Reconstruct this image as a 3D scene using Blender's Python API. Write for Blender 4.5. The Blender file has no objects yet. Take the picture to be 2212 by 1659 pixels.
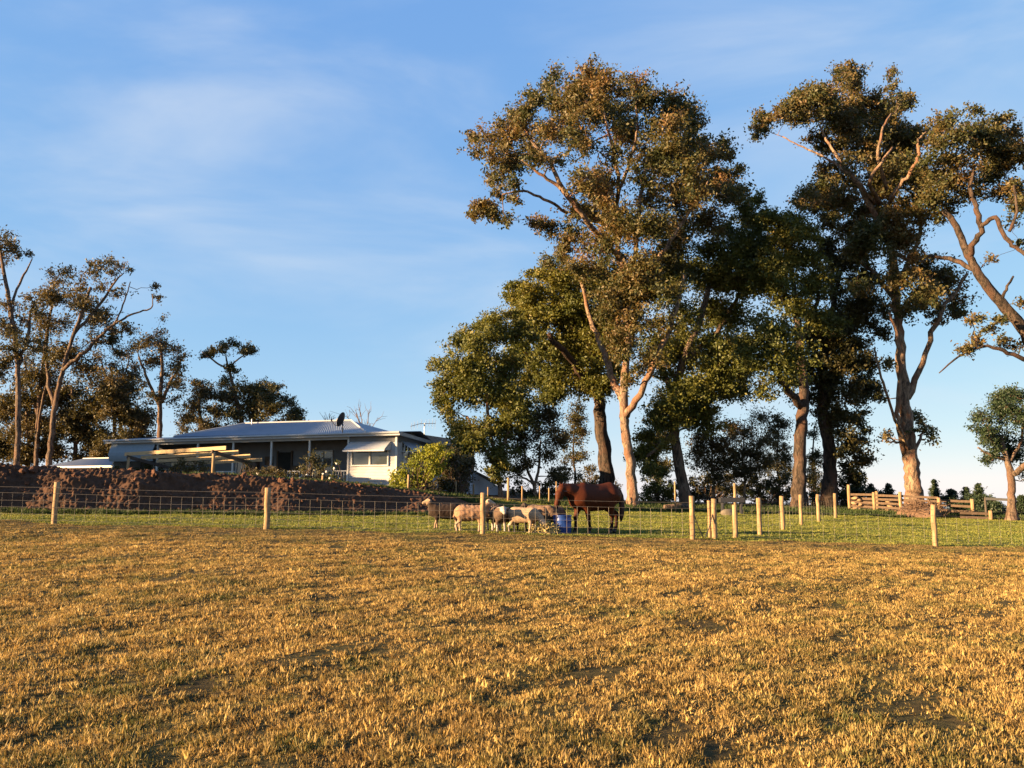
import bpy, math, random
import numpy as np
from mathutils import Vector
R = np.random.default_rng(11)
SC = bpy.context.scene
COL = SC.collection
# ------------------------------------------------------------------ camera, sky, sun, exposure
EYE = 1.6
FPX, CU, CV = 1720.5, 1106.0, 829.5
PITCH = math.atan((1050.5 - CV) / FPX)
cam = bpy.data.cameras.new('camera'); cam.sensor_width = 36; cam.lens = 36 * FPX / 2212
cam.clip_start = 0.05; cam.clip_end = 5000
camo = bpy.data.objects.new('camera', cam); COL.objects.link(camo)
camo.location = (0, 0, EYE); camo.rotation_euler = (math.pi / 2 + PITCH, 0, 0)
SC.camera = camo
SUN_EL = math.radians(11.0)
SUN_AZ = math.radians(-110.0)          # from +Y, clockwise: low, from the left and a little behind the camera
world = bpy.data.worlds.new('World'); SC.world = world; world.use_nodes = True
wn = world.node_tree.nodes; wl = world.node_tree.links
wn.clear()
wo = wn.new('ShaderNodeOutputWorld'); bg = wn.new('ShaderNodeBackground'); bg.inputs['Strength'].default_value = 0.067
sky = wn.new('ShaderNodeTexSky'); sky.sky_type = 'NISHITA'; sky.sun_disc = False
sky.sun_elevation = SUN_EL; sky.sun_rotation = SUN_AZ; sky.air_density = 0.75; sky.dust_density = 0.0; sky.ozone_density = 3.0
tc = wn.new('ShaderNodeTexCoord')
mp = wn.new('ShaderNodeMapping'); mp.inputs['Scale'].default_value = (1.5, 1.9, 5.2); mp.inputs['Rotation'].default_value = (0.0, -0.42, 0.3); mp.inputs['Location'].default_value = (5.5, 2.0, 0.9)
wl.new(tc.outputs['Generated'], mp.inputs['Vector'])
nz = wn.new('ShaderNodeTexNoise'); nz.inputs['Scale'].default_value = 1.35; nz.inputs['Detail'].default_value = 6; nz.inputs['Roughness'].default_value = 0.53; nz.inputs['Distortion'].default_value = 0.4
wl.new(mp.outputs[0], nz.inputs['Vector'])
cr = wn.new('ShaderNodeMapRange'); cr.inputs['From Min'].default_value = 0.40; cr.inputs['From Max'].default_value = 0.82; cr.inputs['To Max'].default_value = 0.62; cr.inputs['To Min'].default_value = 0.06; cr.interpolation_type = 'SMOOTHSTEP'
wl.new(nz.outputs['Fac'], cr.inputs['Value'])
cm = wn.new('ShaderNodeMix'); cm.data_type = 'RGBA'
cm.inputs['B'].default_value = (2.35, 2.55, 2.8, 1)
# colour response of the sky: one power and gain per channel, the same in every direction
sp = wn.new('ShaderNodeSeparateColor'); cb = wn.new('ShaderNodeCombineColor'); wl.new(sky.outputs[0], sp.inputs[0])
for i, (pw, gn) in enumerate(((0.697, 0.912), (0.46, 1.242), (0.145, 2.22))):
    a_ = wn.new('ShaderNodeMath'); a_.operation = 'POWER'; a_.inputs[1].default_value = pw; wl.new(sp.outputs[i], a_.inputs[0])
    b_ = wn.new('ShaderNodeMath'); b_.operation = 'MULTIPLY'; b_.inputs[1].default_value = gn; wl.new(a_.outputs[0], b_.inputs[0]); wl.new(b_.outputs[0], cb.inputs[i])
wl.new(cr.outputs[0], cm.inputs['Factor']); wl.new(cb.outputs[0], cm.inputs['A'])
wl.new(cm.outputs['Result'], bg.inputs['Color']); wl.new(bg.outputs[0], wo.inputs['Surface'])
sun = bpy.data.lights.new('sun', 'SUN'); sun.energy = 5.0; sun.angle = math.radians(0.6); sun.color = (1.0, 0.67, 0.345)
suno = bpy.data.objects.new('sun', sun); COL.objects.link(suno)
SUNV = Vector((math.sin(SUN_AZ) * math.cos(SUN_EL), math.cos(SUN_AZ) * math.cos(SUN_EL), math.sin(SUN_EL)))
suno.rotation_euler = (-SUNV).to_track_quat('-Z', 'Y').to_euler(); suno.location = (-30, -10, 20)
vs = SC.view_settings; vs.view_transform = 'Standard'; vs.look = 'None'; vs.exposure = 2.3; vs.gamma = 1; vs.use_curve_mapping = False

# ------------------------------------------------------------------ helpers
def P(u, v, y):
    """photo position (2212 wide) at distance y -> world point"""
    dx = (u - CU) / FPX; dz = (CV - v) / FPX
    d = (dx, math.cos(PITCH) - dz * math.sin(PITCH), math.sin(PITCH) + dz * math.cos(PITCH))
    t = y / d[1]
    return np.array((d[0] * t, y, EYE + d[2] * t))
def sm(t): t = np.clip(t, 0, 1); return t * t * (3 - 2 * t)
_w = [(R.uniform(-1, 1), R.uniform(-1, 1), R.uniform(0, 6.28)) for _ in range(22)]
def wob(x, y, f):
    s = 0
    for i, (a, b, c) in enumerate(_w[:11] if f < 2 else _w[11:]):
        k = f * (0.6 + i * 0.16); n = math.hypot(a, b)
        s = s + np.sin(x * a / n * k + y * b / n * k + c)
    return s / 4.0
def bank_toe(x): return np.interp(x, [-60, -25, -20, -10, -1, 3], [24.0, 28.3, 29.5, 32.6, 36.0, 37.5]) + 0.25 * np.sin(x * 0.9) + 0.15 * np.sin(x * 2.3 + 1)
def gh(x, y):
    x = np.asarray(x, float); y = np.asarray(y, float)
    s = np.clip(y / 25, 0, 1); xx = np.clip(x, -60, 60)
    b = -0.0246 * xx * s + 0.1 * s + 0.016 * np.clip(y - 25, 0, 40)
    E1 = np.interp(x, [-40, -20.6, -15.4, -11.3, -7.5, -4.8, -1.3, 2, 6, 8], [1.6, 1.6, 1.55, 1.46, 1.2, .94, .45, .22, .08, 0])
    E2 = np.interp(x, [-40, -20, -15, -7.5, -1.3, 2, 8], [.4, .75, .9, 1.05, .5, .3, 0])
    w = np.interp(x, [-3, 3], [2.4, 12.0]); t0 = bank_toe(x)
    k = sm((y - t0 - w - 0.8) / 3.5)
    b = b + (E1 * (1 - k) + E2 * k) * sm((y - t0) / w)
    yc = np.interp(x, [-10, 5], [92, 63]); d = np.maximum(0, y - yc); b = b - 0.085 * d * d / (d + 8)
    near = np.clip(1 - (y - 40) / 30, 0, 1)
    return b + near * (0.018 * wob(x, y, 3.0) + 0.02 * wob(x, y, 1.0))
def g1(x, y): return float(gh(x, y))
OFF = {}
def put(name, parent=None):
    pass
def mesh_from(name, V, F, mats=(), smooth=False, mi=None):
    """V (n,3); F list of lists or an int array (m,k)"""
    me = bpy.data.meshes.new(name)
    V = np.asarray(V, np.float32)
    if isinstance(F, np.ndarray):
        m, k = F.shape
        me.vertices.add(len(V)); me.vertices.foreach_set('co', V.ravel())
        me.loops.add(m * k); me.loops.foreach_set('vertex_index', F.astype(np.int32).ravel())
        me.polygons.add(m); me.polygons.foreach_set('loop_start', np.arange(0, m * k, k, dtype=np.int32))
        try: me.polygons.foreach_set('loop_total', np.full(m, k, np.int32))
        except Exception: pass
    else:
        me.from_pydata([tuple(map(float, p)) for p in V], [], F)
    if mi is not None: me.polygons.foreach_set('material_index', np.asarray(mi, np.int32))
    me.update(calc_edges=True)
    if smooth: me.polygons.foreach_set('use_smooth', np.ones(len(me.polygons), bool))
    for m_ in mats: me.materials.append(m_)
    return me
def obj(name, me, parent=None, loc=None, rz=0.0):
    o = bpy.data.objects.new(name, me); COL.objects.link(o)
    if parent is not None: o.parent = parent
    if loc is not None: o.location = loc
    if rz: o.rotation_euler = (0, 0, rz)
    return o
def tag(o, label=None, cat=None, group=None, kind=None):
    if label: o['label'] = label
    if cat: o['category'] = cat
    if group: o['group'] = group
    if kind: o['kind'] = kind
    return o
def thing(name, loc, label, cat, group=None):
    o = obj(name, None, None, tuple(map(float, loc))); o.empty_display_size = 0.2
    OFF[o.name] = np.array(loc, float)
    return tag(o, label, cat, group)
def root_off(p):
    while p.parent is not None: p = p.parent
    return OFF.get(p.name, np.zeros(3))
class MB:
    def __init__(s): s.V = []; s.F = []; s.n = 0
    def add(s, V, F):
        V = np.asarray(V, float); s.V.append(V)
        s.F += [[i + s.n for i in f] for f in F]; s.n += len(V); return s
    def box(s, c, size, ax=None):
        c = np.asarray(c, float); h = np.asarray(size, float) / 2
        A = np.eye(3) if ax is None else np.asarray(ax, float)
        K = np.array([(x, y, z) for z in (-1, 1) for y in (-1, 1) for x in (-1, 1)], float) * h
        return s.add(c + K @ A, [[0, 2, 3, 1], [4, 5, 7, 6], [0, 1, 5, 4], [2, 6, 7, 3], [0, 4, 6, 2], [1, 3, 7, 5]])
    def beam(s, a, b, w, h, up=(0, 0, 1)):
        a = np.asarray(a, float); b = np.asarray(b, float); d = b - a; L = np.linalg.norm(d); d /= L
        r = np.cross(d, up); r /= np.linalg.norm(r); q = np.cross(r, d)
        return s.box((a + b) / 2, (L, w, h), (d, r, q))
    def tube(s, pts, rad, sides=8, cap=True):
        V, F = tube(pts, rad, sides, cap); return s.add(V, F)
    def build(s, name, mat, parent=None, smooth=False):
        V = np.concatenate(s.V)
        if parent is not None: V = V - root_off(parent)
        return obj(name, mesh_from(name, V, s.F, [mat], smooth), parent)
def tube(pts, rad, sides=8, cap=True, lump=0.0):
    pts = np.asarray(pts, float); n = len(pts); rad = np.broadcast_to(np.asarray(rad, float), (n,))
    T = np.gradient(pts, axis=0); T /= np.linalg.norm(T, axis=1)[:, None] + 1e-9
    ref = np.array((1.0, 0, 0)) if abs(T[0][0]) < 0.8 else np.array((0, 1.0, 0))
    V = []; ang = np.linspace(0, 2 * math.pi, sides, endpoint=False)
    for i in range(n):
        a = np.cross(T[i], ref); a /= np.linalg.norm(a) + 1e-9; b = np.cross(T[i], a); ref = np.cross(a, T[i])
        rr = rad[i] * (1 + lump * np.sin(ang * 3 + i * 0.7) * 0.6 + lump * np.sin(ang * 5 - i) * 0.4) if lump else np.full(sides, rad[i])
        V.append(pts[i] + np.cos(ang)[:, None] * a * rr[:, None] + np.sin(ang)[:, None] * b * rr[:, None])
    F = []
    for i in range(n - 1):
        for j in range(sides):
            k = (j + 1) % sides
            F.append([i * sides + j, i * sides + k, (i + 1) * sides + k, (i + 1) * sides + j])
    if cap:
        F.append(list(range(sides))[::-1]); F.append([(n - 1) * sides + j for j in range(sides)])
    return np.concatenate(V), F
def catmull(pts, per=6):
    pts = [np.asarray(p, float) for p in pts]
    if len(pts) < 3:
        return np.array([pts[0] + (pts[-1] - pts[0]) * t for t in np.linspace(0, 1, per + 1)])
    Q = [2 * pts[0] - pts[1]] + pts + [2 * pts[-1] - pts[-2]]; out = []
    for i in range(1, len(Q) - 2):
        p0, p1, p2, p3 = Q[i - 1:i + 3]
        for t in np.linspace(0, 1, per, endpoint=False):
            out.append(0.5 * (2 * p1 + (p2 - p0) * t + (2 * p0 - 5 * p1 + 4 * p2 - p3) * t * t + (3 * p1 - p0 - 3 * p2 + p3) * t ** 3))
    out.append(pts[-1]); return np.array(out)

# ------------------------------------------------------------------ materials
class N:
    def __init__(s, name):
        s.m = bpy.data.materials.new(name); s.m.use_nodes = True; s.t = s.m.node_tree; s.t.nodes.clear()
        s.out = s.n('ShaderNodeOutputMaterial')
    def n(s, typ, **kw):
        nd = s.t.nodes.new(typ)
        for k, v in kw.items(): setattr(nd, k, v)
        return nd
    def l(s, a, b): s.t.links.new(a, b)
    def val(s, sock, v):
        if hasattr(v, 'is_linked') or hasattr(v, 'links'): s.l(v, sock)
        else: sock.default_value = v
    def pos(s): return s.n('ShaderNodeNewGeometry').outputs['Position']
    def noise(s, vec, scale, detail=4, rough=0.6, stretch=None, dist=0.0):
        if stretch is not None:
            mp = s.n('ShaderNodeMapping'); mp.inputs['Scale'].default_value = stretch; s.l(vec, mp.inputs['Vector']); vec = mp.outputs[0]
        nd = s.n('ShaderNodeTexNoise'); nd.inputs['Scale'].default_value = scale; nd.inputs['Detail'].default_value = detail
        nd.inputs['Roughness'].default_value = rough; nd.inputs['Distortion'].default_value = dist; s.l(vec, nd.inputs['Vector']); return nd.outputs['Fac']
    def rng(s, v, a, b, c=0.0, d=1.0, smooth=False):
        nd = s.n('ShaderNodeMapRange')
        if smooth: nd.interpolation_type = 'SMOOTHSTEP'
        s.val(nd.inputs['Value'], v)
        for k, x in zip(('From Min', 'From Max', 'To Min', 'To Max'), (a, b, c, d)): s.val(nd.inputs[k], x)
        return nd.outputs[0]
    def ramp(s, fac, stops):
        nd = s.n('ShaderNodeValToRGB'); el = nd.color_ramp.elements
        while len(el) < len(stops): el.new(0.5)
        for e, (p, c) in zip(el, stops): e.position = p; e.color = (*c, 1)
        s.l(fac, nd.inputs[0]); return nd.outputs[0]
    def mix(s, f, a, b, mode='MIX'):
        nd = s.n('ShaderNodeMix', data_type='RGBA', blend_type=mode)
        s.val(nd.inputs['Factor'], f)
        for k, v in (('A', a), ('B', b)): s.val(nd.inputs[k], (*v, 1) if isinstance(v, tuple) and len(v) == 3 else v)
        return nd.outputs['Result']
    def math(s, op, a, b=0.0):
        nd = s.n('ShaderNodeMath', operation=op); s.val(nd.inputs[0], a); s.val(nd.inputs[1], b); return nd.outputs[0]
    def attr(s, name, out='Fac'): return s.n('ShaderNodeAttribute', attribute_name=name).outputs[out]
    def bsdf(s, color, rough=0.8, metal=0.0, bump=None, bs=0.3, bd=0.02, spec=0.3, trans=None, tfac=0.3):
        b = s.n('ShaderNodeBsdfPrincipled')
        s.val(b.inputs['Base Color'], (*color, 1) if isinstance(color, tuple) and len(color) == 3 else color)
        s.val(b.inputs['Roughness'], rough); b.inputs['Metallic'].default_value = metal; b.inputs['Specular IOR Level'].default_value = spec
        if bump is not None:
            bp = s.n('ShaderNodeBump'); bp.inputs['Strength'].default_value = bs; bp.inputs['Distance'].default_value = bd
            s.l(bump, bp.inputs['Height']); s.l(bp.outputs[0], b.inputs['Normal'])
        sh = b.outputs[0]
        if trans is not None:
            t = s.n('ShaderNodeBsdfTranslucent'); s.val(t.inputs['Color'], trans if not (isinstance(trans, tuple) and len(trans) == 3) else (*trans, 1))
            mx = s.n('ShaderNodeMixShader'); mx.inputs[0].default_value = tfac; s.l(sh, mx.inputs[1]); s.l(t.outputs[0], mx.inputs[2]); sh = mx.outputs[0]
        s.l(sh, s.out.inputs['Surface']); return s.m
def simple(name, col, rough=0.8, var=0.25, scale=6.0, stretch=None, bump=0.2, metal=0.0, spec=0.3, dark=None):
    k = N(name); p = k.pos(); f = k.noise(p, scale, 5, 0.65, stretch)
    lo = tuple(c * (1 - var) for c in col) if dark is None else dark; hi = tuple(min(1, c * (1 + var)) for c in col)
    c = k.ramp(f, [(0.3, lo), (0.7, hi)])
    return k.bsdf(c, rough, metal, k.noise(p, scale * 4, 4, 0.6, stretch) if bump else None, bump, 0.01, spec)
def leaf_mat(name, stops, tfac=0.3, patch=0.35):
    k = N(name); t = k.attr('tint'); p = k.pos(); f = k.noise(p, patch, 2)
    s_ = k.math('ADD', k.math('MULTIPLY', t, 0.65), k.rng(f, 0.3, 0.7, 0.0, 0.4))
    c = k.ramp(s_, stops)
    return k.bsdf(c, 0.55, 0, spec=0.35, trans=k.mix(1.0, c, (1.5, 1.35, 0.7), 'MULTIPLY'), tfac=tfac)
def bark_mat(name, pale, dark, red=(0.2, 0.1, 0.06)):
    k = N(name); p = k.pos(); a = k.noise(p, 2.6, 7, 0.72, (2.2, 2.2, 0.6), 0.8); b = k.noise(p, 1.3, 4, 0.65, (1, 1, 0.5), 0.5)
    c = k.ramp(a, [(0.42, dark), (0.5, tuple(0.45 * x + 0.55 * y for x, y in zip(pale, dark))), (0.6, pale)])
    c = k.mix(k.rng(b, 0.5, 0.6, 0, 0.85), c, red)
    return k.bsdf(c, 0.85, 0, k.noise(p, 9, 6, 0.7, (2.5, 2.5, 0.5)), 1.0, 0.09, 0.15)
M = {}
M['bark_pale'] = bark_mat('bark_pale', (0.33, 0.225, 0.15), (0.075, 0.052, 0.038))
M['bark_dark'] = bark_mat('bark_dark', (0.10, 0.07, 0.052), (0.02, 0.016, 0.013), (0.09, 0.05, 0.035))
M['bark_mid'] = bark_mat('bark_mid', (0.20, 0.14, 0.10), (0.038, 0.028, 0.022), (0.13, 0.075, 0.05))
M['leaf_gum'] = leaf_mat('leaf_gum', [(0.05, (0.018, 0.025, 0.008)), (0.4, (0.050, 0.058, 0.017)), (0.72, (0.115, 0.082, 0.027)), (1.0, (0.19, 0.095, 0.040))])
M['leaf_green'] = leaf_mat('leaf_green', [(0.05, (0.024, 0.034, 0.008)), (0.45, (0.072, 0.082, 0.016)), (0.8, (0.135, 0.125, 0.022)), (1.0, (0.19, 0.135, 0.032))])
M['leaf_dark'] = leaf_mat('leaf_dark', [(0.05, (0.016, 0.021, 0.008)), (0.5, (0.046, 0.046, 0.014)), (1.0, (0.11, 0.078, 0.024))])
M['leaf_brown'] = leaf_mat('leaf_brown', [(0.05, (0.016, 0.018, 0.008)), (0.5, (0.056, 0.050, 0.018)), (1.0, (0.135, 0.086, 0.034))])
M['leaf_yellow'] = leaf_mat('leaf_yellow', [(0.05, (0.05, 0.07, 0.008)), (0.5, (0.16, 0.18, 0.016)), (1.0, (0.30, 0.28, 0.03))], 0.35)
M['leaf_conifer'] = leaf_mat('leaf_conifer', [(0.05, (0.010, 0.020, 0.010)), (0.6, (0.026, 0.045, 0.018)), (1.0, (0.055, 0.07, 0.03))], 0.15)
M['twig_dry'] = simple('twig_dry', (0.12, 0.072, 0.044), 0.9, 0.4)
M['soil'] = simple('soil', (0.054, 0.025, 0.013), 0.95, 0.45, 3.0, None, 0.8)
M['clod'] = simple('clod', (0.088, 0.038, 0.02), 0.95, 0.4, 4.0, None, 0.8)
M['timber'] = simple('timber', (0.255, 0.165, 0.085), 0.85, 0.5, 6, (2, 2, 0.35), 0.5)
M['timber_old'] = simple('timber_old', (0.085, 0.057, 0.038), 0.9, 0.35, 5, (0.5, 2, 2), 0.5)
M['timber_new'] = simple('timber_new', (0.36, 0.25, 0.135), 0.8, 0.2, 5, (0.6, 0.6, 3), 0.3)
M['timber_dark'] = simple('timber_dark', (0.07, 0.055, 0.045), 0.85, 0.3)
M['wire'] = simple('wire', (0.16, 0.14, 0.12), 0.6, 0.2, 8, None, 0, 0.3, 0.5)
M['white'] = simple('white_paint', (0.46, 0.45, 0.43), 0.6, 0.08, 3)
M['board'] = simple('weatherboard', (0.34, 0.335, 0.335), 0.65, 0.1, 2.5, (1, 1, 4))
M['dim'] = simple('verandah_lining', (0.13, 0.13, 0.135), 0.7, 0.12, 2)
M['dark'] = simple('dark_interior', (0.018, 0.017, 0.016), 0.9, 0.2)
M['iron'] = simple('roof_iron', (0.17, 0.20, 0.25), 0.5, 0.10, 1.5, None, 0.05, 0.35, 0.5)
M['gutter'] = simple('gutter', (0.30, 0.31, 0.325), 0.5, 0.08, 3, None, 0.05)
M['shed_iron'] = simple('shed_iron', (0.25, 0.30, 0.38), 0.5, 0.12, 1.0, None, 0.05, 0.3)
_k = N('window_glass'); M['glass'] = _k.bsdf((0.05, 0.06, 0.065), 0.06, 0, spec=0.8)
M['curtain'] = simple('curtain', (0.34, 0.35, 0.34), 0.9, 0.1)
M['blind'] = simple('canvas_blind', (0.17, 0.21, 0.25), 0.8, 0.1)
M['metal_dark'] = simple('metal_dark', (0.05, 0.05, 0.055), 0.5, 0.2, 8, None, 0, 0.5)
M['metal'] = simple('metal_grey', (0.22, 0.22, 0.24), 0.45, 0.15, 8, None, 0, 0.6)
M['dish'] = simple('dish_paint', (0.045, 0.035, 0.035), 0.6, 0.2)
M['blue'] = simple('blue_plastic', (0.012, 0.045, 0.20), 0.4, 0.15, 4, None, 0.05, 0, 0.5)
M['rock'] = simple('field_rock', (0.12, 0.10, 0.075), 0.9, 0.3, 3, None, 0.7)
M['petal'] = simple('white_petal', (0.55, 0.51, 0.46), 0.7, 0.1)
M['log'] = simple('split_log', (0.28, 0.18, 0.10), 0.9, 0.3, 6)
def ground_mat():
    k = N('ground_cover'); p = k.pos(); sx = k.n('ShaderNodeSeparateXYZ'); k.l(p, sx.inputs[0]); Y = sx.outputs[1]; X = sx.outputs[0]
    a = k.noise(p, 9, 6, 0.7); b = k.noise(p, 0.7, 4, 0.6); c = k.noise(p, 38, 4, 0.7)
    dry = k.ramp(a, [(0.3, (0.022, 0.019, 0.009)), (0.5, (0.062, 0.047, 0.020)), (0.72, (0.14, 0.096, 0.038))])
    dry = k.mix(k.rng(b, 0.42, 0.68, 0, 0.5), dry, (0.075, 0.082, 0.026))
    grn = k.ramp(k.noise(p, 5, 5, 0.65), [(0.3, (0.055, 0.068, 0.017)), (0.6, (0.115, 0.13, 0.030)), (0.8, (0.18, 0.165, 0.045))])
    brn = k.ramp(a, [(0.3, (0.04, 0.026, 0.016)), (0.7, (0.12, 0.075, 0.04))])
    yy = k.math('ADD', Y, k.rng(b, 0.2, 0.8, -0.7, 0.7))
    col = k.mix(k.rng(yy, 25.1, 25.5), dry, grn)
    far = k.math('ADD', k.math('SUBTRACT', Y, k.math('MULTIPLY', X, 0.05)), k.rng(b, 0.2, 0.8, -3.5, 3.5))
    col = k.mix(k.rng(far, 43.5, 47), col, brn)
    soilc = k.ramp(a, [(0.3, (0.035, 0.014, 0.010)), (0.7, (0.11, 0.042, 0.025))])
    td = k.math('SUBTRACT', Y, k.math('ADD', k.math('MULTIPLY', X, 0.345), 36.3)); lft = k.math('MULTIPLY', k.rng(X, 1.0, -1.5), k.math('MULTIPLY', k.rng(td, 0.3, 0.7), k.rng(td, 7, 4.5)))
    col = k.mix(lft, col, soilc)
    return k.bsdf(col, 0.95, 0, k.math('ADD', a, c), 0.9, 0.05, 0.1)
M['ground'] = ground_mat()
# ------------------------------------------------------------------ ground
xs = np.unique(np.concatenate([np.linspace(-500, -60, 12), np.linspace(-60, -26, 30), np.linspace(-26, 28, 271), np.linspace(28, 60, 26), np.linspace(60, 500, 12)]))
ys = np.unique(np.concatenate([np.linspace(-120, -2, 14), np.linspace(-2, 38, 201), np.linspace(38, 95, 80), np.linspace(95, 1400, 30)]))
GX, GY = np.meshgrid(xs, ys); nx, ny = len(xs), len(ys)
GV = np.stack([GX, GY, gh(GX, GY)], -1).reshape(-1, 3)
ii = (np.arange(ny - 1)[:, None] * nx + np.arange(nx - 1)[None]).ravel()
ground = obj('ground', mesh_from('ground', GV, np.stack([ii, ii + 1, ii + nx + 1, ii + nx], 1), [M['ground']], True)); ground['kind'] = 'structure'

# ------------------------------------------------------------------ red soil bank in front of the house, with its clods
nu, nv = 640, 64
U = np.linspace(-27, 1.2, nu); T = np.linspace(-0.04, 1.25, nv)
BX, BT = np.meshgrid(U, T)
wd = 2.4
BY = bank_toe(BX) + BT * wd
BZ = gh(BX, BY)
def rough3(x, y, z, f, seed):
    r = np.random.default_rng(seed); s = 0
    for i in range(9):
        d = r.normal(size=3); d /= np.linalg.norm(d); k = f * r.uniform(0.6, 1.9)
        s = s + np.sin((x * d[0] + y * d[1] + z * d[2]) * k + r.uniform(0, 6.28))
    return s / 3
hgt = np.interp(BX, [-27, -20, -7.5, -1.3, 1.2], [1, 1, 0.75, 0.4, 0.05])
lum = np.maximum(0, rough3(BX, BY, BZ, 5.0, 3)) * 0.08 + np.abs(rough3(BX, BY, BZ, 13.0, 4)) * 0.065 + np.maximum(0, rough3(BX, BY, BZ, 27.0, 14)) * 0.06 + R.normal(size=BX.shape) * 0.014
edge = sm(BT / 0.1) * sm((1.25 - BT) / 0.1) * sm((BX + 27) / 0.5) * sm((1.2 - BX) / 2.0)
off = (lum * hgt + 0.03) * edge - 0.03
BV = np.stack([BX, BY - off * 0.75, BZ + off * 0.8], -1).reshape(-1, 3)
ii = (np.arange(nv - 1)[:, None] * nu + np.arange(nu - 1)[None]).ravel()
bank = obj('soil_bank', mesh_from('soil_bank', BV, np.stack([ii, ii + 1, ii + nu + 1, ii + nu], 1), [M['soil']], False)); bank['kind'] = 'structure'
def blob(seed, r=1.0, rough=0.28):
    import bmesh
    b = bmesh.new(); bmesh.ops.create_icosphere(b, subdivisions=2, radius=1.0)
    V = np.array([v.co[:] for v in b.verts]); F = [[v.index for v in f.verts] for f in b.faces]; b.free()
    s = rough3(V[:, 0], V[:, 1], V[:, 2], 3.2, seed) * rough + np.random.default_rng(seed).normal(size=len(V)) * rough * 0.25
    return V * (1 + s)[:, None] * r, F
clods = [mesh_from('clod', *blob(50 + i, 1.0, 0.34), [M['clod']]) for i in range(8)]
for i in range(230):
    x = -25 + 24 * R.random() ** 1.35
    t = R.random() * 1.02
    h = float(np.interp(x, [-20, -7, -1], [1, 0.75, 0.4]))
    y = float(bank_toe(x)) + t * wd - 0.05
    s = R.uniform(0.045, 0.12) * h * (1.6 if R.random() < 0.14 else 1)
    o = obj('clod', clods[i % 8], bank, (x, y, g1(x, y) + 0.08 * h))
    o.scale = (s * R.uniform(.8, 1.3), s, s * R.uniform(.6, 1.2)); o.rotation_euler = R.uniform(0, 6, 3)

# ------------------------------------------------------------------ grass
def blade_tuft(seed, n, lmin, lmax, w, spread, lean):
    r = np.random.default_rng(seed); V = []; F = []; C = []
    for i in range(n):
        L = r.uniform(lmin, lmax); a = r.uniform(0, 6.283); rad = spread * math.sqrt(r.random())
        b = np.array((rad * math.cos(a), rad * math.sin(a), -0.01)); ld = a + r.normal() * 0.9
        d = np.array((math.cos(ld), math.sin(ld), 0)); k = abs(r.normal()) * lean
        sd = r.uniform(0, 6.283); s_ = np.array((math.cos(sd), math.sin(sd), 0)) * w * r.uniform(.7, 1.3) / 2
        p1 = b + d * L * 0.45 * math.sin(k * .6) + np.array((0, 0, L * .5 * math.cos(k * .6)))
        p2 = p1 + d * L * .5 * math.sin(min(1.5, k * 1.5)) + np.array((0, 0, L * .5 * math.cos(min(1.9, k * 1.5))))
        m = len(V); V += [b - s_, b + s_, p1 + s_ * .8, p1 - s_ * .8, p2]; F += [[m, m + 1, m + 2, m + 3], [m + 3, m + 2, m + 4]]
        c = r.random(); C += [c] * 5
    return np.array(V), F, C
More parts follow.
